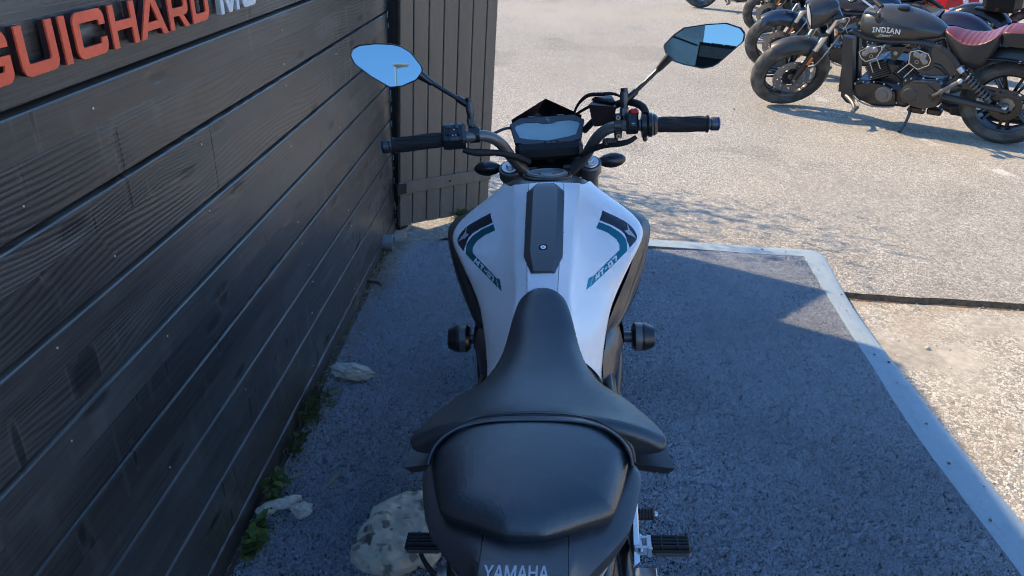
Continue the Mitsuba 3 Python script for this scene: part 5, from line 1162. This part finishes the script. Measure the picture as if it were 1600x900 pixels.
    for y, w_, zc_, ze_, zb in interp(np.array([(.135, .06, .80, .79, .755), (.125, .09, .828, .812, .742), (.09, .105, .838, .824, .738), (.0, .108, .845, .830, .735), (-.09, .100, .842, .828, .735), (-.125, .085, .832, .818, .74), (-.135, .05, .805, .80, .76)]), 44):
        u = np.linspace(-1, 1, 17); pl = .0045 * max(0, math.sin(y * 2 * math.pi / .034)) ** .5
        top.append(np.c_[w_ * np.sin(u * np.pi / 2), np.full(17, y), zc_ - (zc_ - ze_) * np.abs(u) ** 2.2 + pl * (1 - u * u)])
        h = np.array([(w_, ze_), (w_ + .004, (ze_ * .6 + zb * .4)), (w_ * .95, zb)]); skl.append(np.c_[h[:, 0], np.full(3, y), h[:, 1]])
    if not fender_big:
        p2 = B('pillion_seat', fixn(loft(np.array(top))), pal['seat'], 60); skl = np.array(skl); skr = skl * mir
        B('side_panel', fixn(cat(loft(skl), loft(skr), loft(np.stack([skl[-1], skr[-1]])), loft(np.stack([skl[0], skr[0]])))), pal['seat_side'], 60, p2)
    an = np.linspace(math.radians(38), math.radians(205 if fender_big else 160), 40); R0, hw = (.375, .105) if not fender_big else (.40, .115)
    g = [[(x * hw, R0 * .0 + (R0 - .075 * abs(x) ** 3) * math.cos(a), .34 + (R0 - .075 * abs(x) ** 3) * math.sin(a)) for x in np.linspace(-1, 1, 17)] for a in an]
    fd = B('rear_mudguard', fixn(loft(g)), pal['rear'], 50)
    for s in (-1, 1):
        B('strut', tube([(s * .115, .30, .625), (s * .122, .10, .650), (s * .118, -.06, .640), (s * .115, -.14, .60)], [.018, .020, .018, .012], 10, 24, squash=(1, .5)), 'mat_satin_black' if not fender_big else 'mat_chrome', 40, fd)
        B('strut_bolt', at(lathe([(0, .006), (.010, .006), (.012, 0)], 12), (s * .126, -.02, .648), (s, 0, 0)), 'mat_alu', 20, fd)
        i_ = B('indicator_rear', at(lathe([(0, -.03), (.02, -.02), (.028, .0), (.026, .02), (0, .03)], 16), (s * .18, -.20, .60), (0, -1, 0)), 'mat_satin_black', 40)
        B('stalk', cyl((s * .11, -.15, .60), (s * .17, -.20, .60), .008), 'mat_satin_black', 40, i_)
    B('tail_light', at(lathe([(0, .02), (.03, .016), (.036, 0), (.036, -.03)], 20), (0, -.36, .58), (0, -1, .2)), 'mat_red_lens', 40)
    if case: B('top_case', cbox(.46, .34, .26, .05, (0, -.26, .86)), 'mat_satin_black', 20); B('case_rack', cbox(.20, .36, .03, .008, (0, -.18, .715)), 'mat_satin_black', 20)
    return t, fb
def lp_poly(p, x0, x1):
    m = slab(p, x0, x1); m.vertices = np.c_[m.vertices[:, 2], m.vertices[:, :2]]; return m
def lp_ring(lp, pg, x0, x1, w_):
    return lp_poly(pg.difference(pg.buffer(-w_)), x0, x1)
GRP = 'cruisers parked along the far bay line'
PAL0 = dict(fender='mat_matte_black', nacelle='mat_smoke_paint', tank='mat_smoke_paint', seat='mat_burgundy', seat_side='mat_black_leather', rear='mat_matte_black')
PAL1 = dict(fender='mat_navy_paint', nacelle='mat_gloss_black', tank='mat_navy_paint', seat='mat_black_leather', seat_side='mat_black_leather', rear='mat_plum_paint')
PAL2 = dict(fender='mat_navy_paint', nacelle='mat_gloss_black', tank='mat_gloss_black', seat='mat_tan', seat_side='mat_tan', rear='mat_gloss_black')
PAL3 = dict(fender='mat_gloss_black', nacelle='mat_gloss_black', tank='mat_gloss_black', seat='mat_black_leather', seat_side='mat_black_leather', rear='mat_gloss_black')
def rear_from(front, head, base=1.62): return (front[0] - base * -math.sin(math.radians(head)), front[1] - base * math.cos(math.radians(head)))
cruiser((3.295, 5.75), 53.2, 12, 40, PAL0, 'matte black cruiser with burgundy pleated seat, nearest of the parked row', GRP, lettering='INDIAN')
cruiser(rear_from((2.31, 8.40), 54), 54, 12, 33, PAL1, 'cruiser with shiny dark blue front mudguard and black pleated seat, second in the parked row', GRP, disc='mat_rusty_disc', style=1, fender_big=True, seat_drop=.085)
cruiser((4.2, 8.25), 45, 11, 25, PAL2, 'cruiser with tan leather seat and black top case, partly hidden behind the second bike', GRP, detail=False, style=1, fender_big=True, seat_drop=.13, case=True)
cruiser(rear_from((2.83, 10.97), 53), 53, 11, 34, PAL3, 'cruiser of which mainly the front wheel shows, left behind the dark blue mudguard', GRP, detail=False, style=1)
cruiser(rear_from((2.42, 13.83), 53), 53, 11, 12, PAL3, 'black cruiser farthest back in the row, only its tyre and side stand in view', GRP, detail=False)
# ================================================================ stones, weeds, litter
def rest(mesh, x, y, rz=0, z=0.0):
    m = tri(mesh).copy(); m.apply_transform(trimesh.transformations.rotation_matrix(math.radians(rz), [0, 0, 1])); m.apply_translation([x, y, z - m.vertices[:, 2].min() - .004]); return m
def boulder(pts, h, seed, sub=4):
    """A weathered flat-topped stone from its outline on the ground."""
    p = np.array(pts); c = p.mean(0)
    hull = hullm(np.vstack([np.c_[c + (p - c) * 1.0, np.full(len(p), .012)], np.c_[c + (p - c) * 1.0, np.full(len(p), h * .45)], np.c_[c + (p - c) * .90, np.full(len(p), h * .80)], np.c_[c + (p - c) * .62, np.full(len(p), h)]]))
    v, f = trimesh.remesh.subdivide_to_size(hull.vertices, hull.faces, .0065, max_iter=14)
    m = trimesh.Trimesh(v, f); m.merge_vertices(); trimesh.smoothing.filter_taubin(m, iterations=14)
    n = m.vertex_normals; d = (meshkit.fbm(m.vertices * 34, 4, seed) - .5) * .020 + (meshkit.fbm(m.vertices * 9, 3, seed + 3) - .5) * .024
    pit = np.clip(meshkit.noise(m.vertices * 60, seed + 9) - .70, 0, 1) * .030
    m.vertices = m.vertices + n * (d - pit)[:, None]; m.vertices[:, 2] = np.maximum(m.vertices[:, 2], .004); return m
t = put('boulder', boulder([(-.452, 1.41), (-.458, 1.45), (-.446, 1.51), (-.432, 1.575), (-.408, 1.605), (-.36, 1.635), (-.30, 1.65), (-.24, 1.61), (-.225, 1.50), (-.25, 1.41), (-.33, 1.375), (-.41, 1.38)], .062, 4), 'mat_rock', smooth=45); tag(t, 'big pitted pale limestone block lying on the mat left of the motorcycle tail', 'stone')
t = put('stone', rest(blob(.072, 12, 5, .42, 3.2, (1.0, .46, .36)), -.645, 2.235, -8, .012), 'mat_chalk', smooth=45); tag(t, 'small oblong white stone on the mat against the plank wall', 'stone')
t = put('stone', rest(blob(.027, 31, 4, .5, 3.5, (1, .8, .6)), -.622, 1.565, 20, .012), 'mat_chalk', smooth=45); tag(t, 'walnut sized pale lump beside the bleached root on the mat', 'stone')
dw = cat(tube([(-.735, 1.545, .018), (-.70, 1.575, .030), (-.665, 1.600, .026), (-.645, 1.622, .018)], [.018, .017, .015, .006], 10, 22), tube([(-.70, 1.575, .030), (-.67, 1.578, .024), (-.65, 1.585, .016)], [.010, .008, .004], 8, 12))
dw = dw.subdivide(); dw.merge_vertices(); dw.vertices += (meshkit.fbm(dw.vertices * 70, 3, 2)[:, None] - .5) * .016 * dw.vertex_normals
t = put('driftwood', dw, 'mat_chalk', smooth=45); tag(t, 'bleached forked piece of root lying at the wall foot by the weeds', 'wood')
t = put('stone', rest(blob(.012, 8, 2, .4, 2, (1, .8, .5)), 1.53, 6.53, 0, 0.0), 'mat_rock', smooth=45); tag(t, 'small brown stone alone on the asphalt near the first parked cruiser', 'stone')
t = put('stone', rest(blob(.011, 9, 2, .4, 2, (1, .8, .7)), 1.51, 2.68, 0, -.026), 'mat_chalk', smooth=45); tag(t, 'small round pebble alone on the pale concrete', 'stone')
# sandy spill round that brown stone
def leaf_blade(L, W, curl, fold=.15):
    u = np.linspace(0, 1, 7); w = W * np.sin(np.pi * np.clip(u * .93 + .05, 0, 1)) ** .8
    S = [[(-w[i], u[i] * L, curl * L * u[i] ** 2 + fold * w[i]), (0, u[i] * L, curl * L * u[i] ** 2), (w[i], u[i] * L, curl * L * u[i] ** 2 + fold * w[i])] for i in range(7)]
    return loft(S)
def place(m, p, az, pitch, roll=0):
    m = tri(m).copy(); m.vertices = m.vertices @ (rot('z', az) @ rot('x', pitch) @ rot('y', roll)).T + p; return m
def weed(key, c, r, h, n, L, W, seed, mats, label, lean=(0, 0)):
    q = np.random.default_rng(seed); t = thing(key, label, 'weed'); lv = {m: [] for m in mats}; st = []
    for k in range(n):
        a = q.uniform(0, 360); rr = r * math.sqrt(q.random()); b = np.array([c[0] + rr * math.cos(a) * .7, c[1] + rr * math.sin(a) * 1.3, .012])
        hh = h * q.uniform(.35, 1); tip = b + [q.normal(0, .25) * hh + lean[0] * hh, q.normal(0, .25) * hh + lean[1] * hh, hh]
        tip[0] = max(tip[0], WX + .012); b[0] = max(b[0], WX + .008)
        st.append(tube([b, (b + tip) / 2 + [q.normal(0, .006), q.normal(0, .006), 0], tip], [.0016, .0013, .0008], 5, 6))
        for j in range(q.integers(4, 8)):
            p = b + (tip - b) * q.uniform(.3, 1); l = L * q.uniform(.5, 1.15); p[0] = max(p[0], WX + .004)
            lv[mats[q.integers(len(mats))]].append(place(leaf_blade(l, W * l / L, q.uniform(-.5, .1)), p, q.uniform(0, 360) if p[0] > WX + .05 else q.uniform(180, 360), q.uniform(-5, 55)))
    put(t + '__stem', cat(st), 'mat_stem'); tag(t + '__stem', 'thin green stems', kind='stuff')
    for m in mats:
        if lv[m]: k = put(t + '__leaf', cat(lv[m]), m, smooth=True); tag(k, 'small green leaves', kind='stuff')
    return t
weed('weed_clump', (-.725, 2.02), .075, .080, 44, .026, .0034, 5, ('mat_leaf_dark', 'mat_leaf'), 'low dull green weed clump growing along the middle of the wall foot')
weed('weed_clump', (-.728, 1.835), .034, .050, 9, .026, .0065, 6, ('mat_leaf', 'mat_leaf_dark'), 'small broad leaved weed at the wall foot between the clump and the bleached root')
weed('weed_clump', (-.722, 1.63), .036, .065, 12, .026, .008, 8, ('mat_leaf', 'mat_leaf_pale'), 'bright green weed at the wall foot left of the bleached root')
weed('weed_clump', (-.715, 1.455), .045, .055, 9, .032, .011, 9, ('mat_leaf', 'mat_leaf_pale'), 'ivy like green weed at the wall foot, nearest to the viewer')
weed('weed_clump', (-.46, 3.845), .075, .050, 46, .026, .0095, 10, ('mat_leaf_pale', 'mat_leaf'), 'bright sunlit green weed under the open gate')
# dead grass and litter in the corner under the pipe
q = np.random.default_rng(17)
def straws(n, x0, x1, y0, y1, L, seed):
    q = np.random.default_rng(seed); out = []
    for k in range(n):
        b = np.array([q.uniform(x0, x1), q.uniform(y0, y1), .014 + q.uniform(0, .008)]); a = q.uniform(0, 6.28); l = L * q.uniform(.4, 1.2); e = np.array([math.cos(a), math.sin(a), 0]) * l
        m = b + e * .5 + [q.normal(0, .2) * l, q.normal(0, .2) * l, abs(q.normal(0, .12)) * l]; p = [b, m, b + e + [0, 0, q.uniform(0, .25) * l]]
        for v in p: v[0] = max(v[0], WX + .003)
        out.append(tube(p, [.0008, .0011, .0006], 4, 6, caps=False))
    return out
put('dead_grass', cat(straws(260, -.745, -.665, 2.85, 3.42, .055, 3) + straws(190, -.748, -.675, 1.35, 2.85, .05, 4) + straws(40, -.70, -.50, 3.42, 3.62, .05, 6)), 'mat_straw', smooth=True); tag('dead_grass', 'tangle of dry pale grass along the foot of the wall', 'dry grass', kind='stuff')
for i, (x, y, a, L_, lab) in enumerate([(-.585, 1.68, 30, .052, 'dry yellow leaf on the mat right of the bleached root'), (-.700, 2.135, 80, .045, 'dry curled leaf on the mat just below the oblong white stone'), (-.655, 2.31, 60, .030, 'small dry leaf just above the oblong white stone'), (-.580, 2.245, 200, .036, 'dry tan leaf leaning on the right end of the oblong white stone'), (-.705, 1.70, 70, .05, 'brown dead leaf at the wall foot above the bleached root'), (-.62, 1.92, 10, .024, 'tiny dry leaf on the mat right of the weed clump'), (-.60, 3.47, 120, .05, 'dry stalk like leaf on the mat corner by the gate')]):
    t = put('dry_leaf', place(leaf_blade(L_, L_ * .13, .12, .5), (x, y, .0155), -a, 4), 'mat_dryleaf' if i % 2 else 'mat_straw', smooth=True); tag(t, lab, 'leaf')
# shrub beyond the end of the wall, out of sight, that dapples the asphalt by the mat
q = np.random.default_rng(23)
t = thing('shrub', 'thin leafy shrub standing behind the far end of the plank wall', 'shrub')
br, lv = [], []
base = np.array([-1.55, 5.05, 0.0])
for k in range(20):
    tip = base + [q.normal(.15, .36), q.normal(-.05, .34), q.uniform(1.75, 2.55)]
    br.append(tube([base + [q.normal(0, .05), q.normal(0, .05), 0], (base + tip) / 2 + [q.normal(0, .08), q.normal(0, .08), .1], tip], [.012, .008, .003], 6, 12))
    for j in range(60):
        p = base + (tip - base) * q.uniform(.62, 1.06) + q.normal(0, .10, 3); lv.append(place(leaf_blade(q.uniform(.045, .08), .009, q.uniform(-.3, .2)), p, q.uniform(0, 360), q.uniform(-60, 60)))
put(t + '__branches', cat(br), 'mat_stem'); tag(t + '__branches', 'thin upright branches', kind='stuff'); put(t + '__leaves', cat(lv), 'mat_leaf', smooth=True); tag(t + '__leaves', 'narrow green leaves', kind='stuff')
# red and white fairing and a planter at the very top right
t = thing('sport_motorcycle', 'red and white motorcycle at the far right behind the tan seated cruiser', 'motorcycle')
Mr, orr = lean_frame((5.35, 9.3), math.radians(45), math.radians(10))
fr_ = lambda v: v @ Mr.T + orr
put(t + '__fairing', hullm([(s * x, y, z) for s in (-1, 1) for x, y, z in [(.20, -.12, .80), (.24, .85, .80), (.10, 1.30, .80), (.20, .30, .50), (.22, .9, .30), (.12, 1.10, .40), (.10, .30, .92), (.12, 1.15, 1.02)]]), 'mat_red_paint', fr_, 15)
for k in range(4): put(t + '__flash', lp_poly(Polygon([(.74 - k * .17, .785), (.66 - k * .17, .785), (.60 - k * .17, .52 + .03 * k), (.62 - k * .17, .52 + .03 * k)]), -.244, -.228), 'mat_white_vinyl', fr_, False)
for k_, y_ in (('rear_wheel', 0), ('front_wheel', 1.42)):
    w = put(t + '__' + k_, moved(rim_mesh(.215, .11), (0, y_, .31)), 'mat_satin_black', fr_); put(w + '__tyre', moved(tyre_mesh(.31, .15, .212), (0, y_, .31)), 'mat_tyre', fr_, 40); put(w + '__spokes', moved(spoke_mesh(.0, .2, .02, .014, .6, 5), (0, y_, .31)), 'mat_satin_black', fr_)
put(t + '__tail', hullm([(s * x, y, z) for s in (-1, 1) for x, y, z in [(.12, .45, .80), (.10, -.25, .95), (.06, -.30, .86), (.14, .40, .66)]]), 'mat_red_paint', fr_, 15)
put(t + '__engine', cbox(.36, .50, .35, .05, (0, .62, .42)), 'mat_satin_black', fr_); put(t + '__swingarm', cat([tube([(s * .12, .45, .42), (s * .12, 0, .31)], .03, 10) for s in (-1, 1)]), 'mat_grey_metal', fr_)
put(t + '__fork', cat([tube([(s * .11, 1.42, .31), (s * .10, 1.15, .92)], .026, 12) for s in (-1, 1)]), 'mat_chrome', fr_); put(t + '__side_stand', tube([(-.12, .5, .25), (-.24, .48, .045)], .012, 8), 'mat_satin_black', fr_)
put(t + '__muffler', tube([(-.27, .62, .36), (-.25, .22, .42)], [.062, .066], 20), 'mat_dull_alu', fr_, 40)
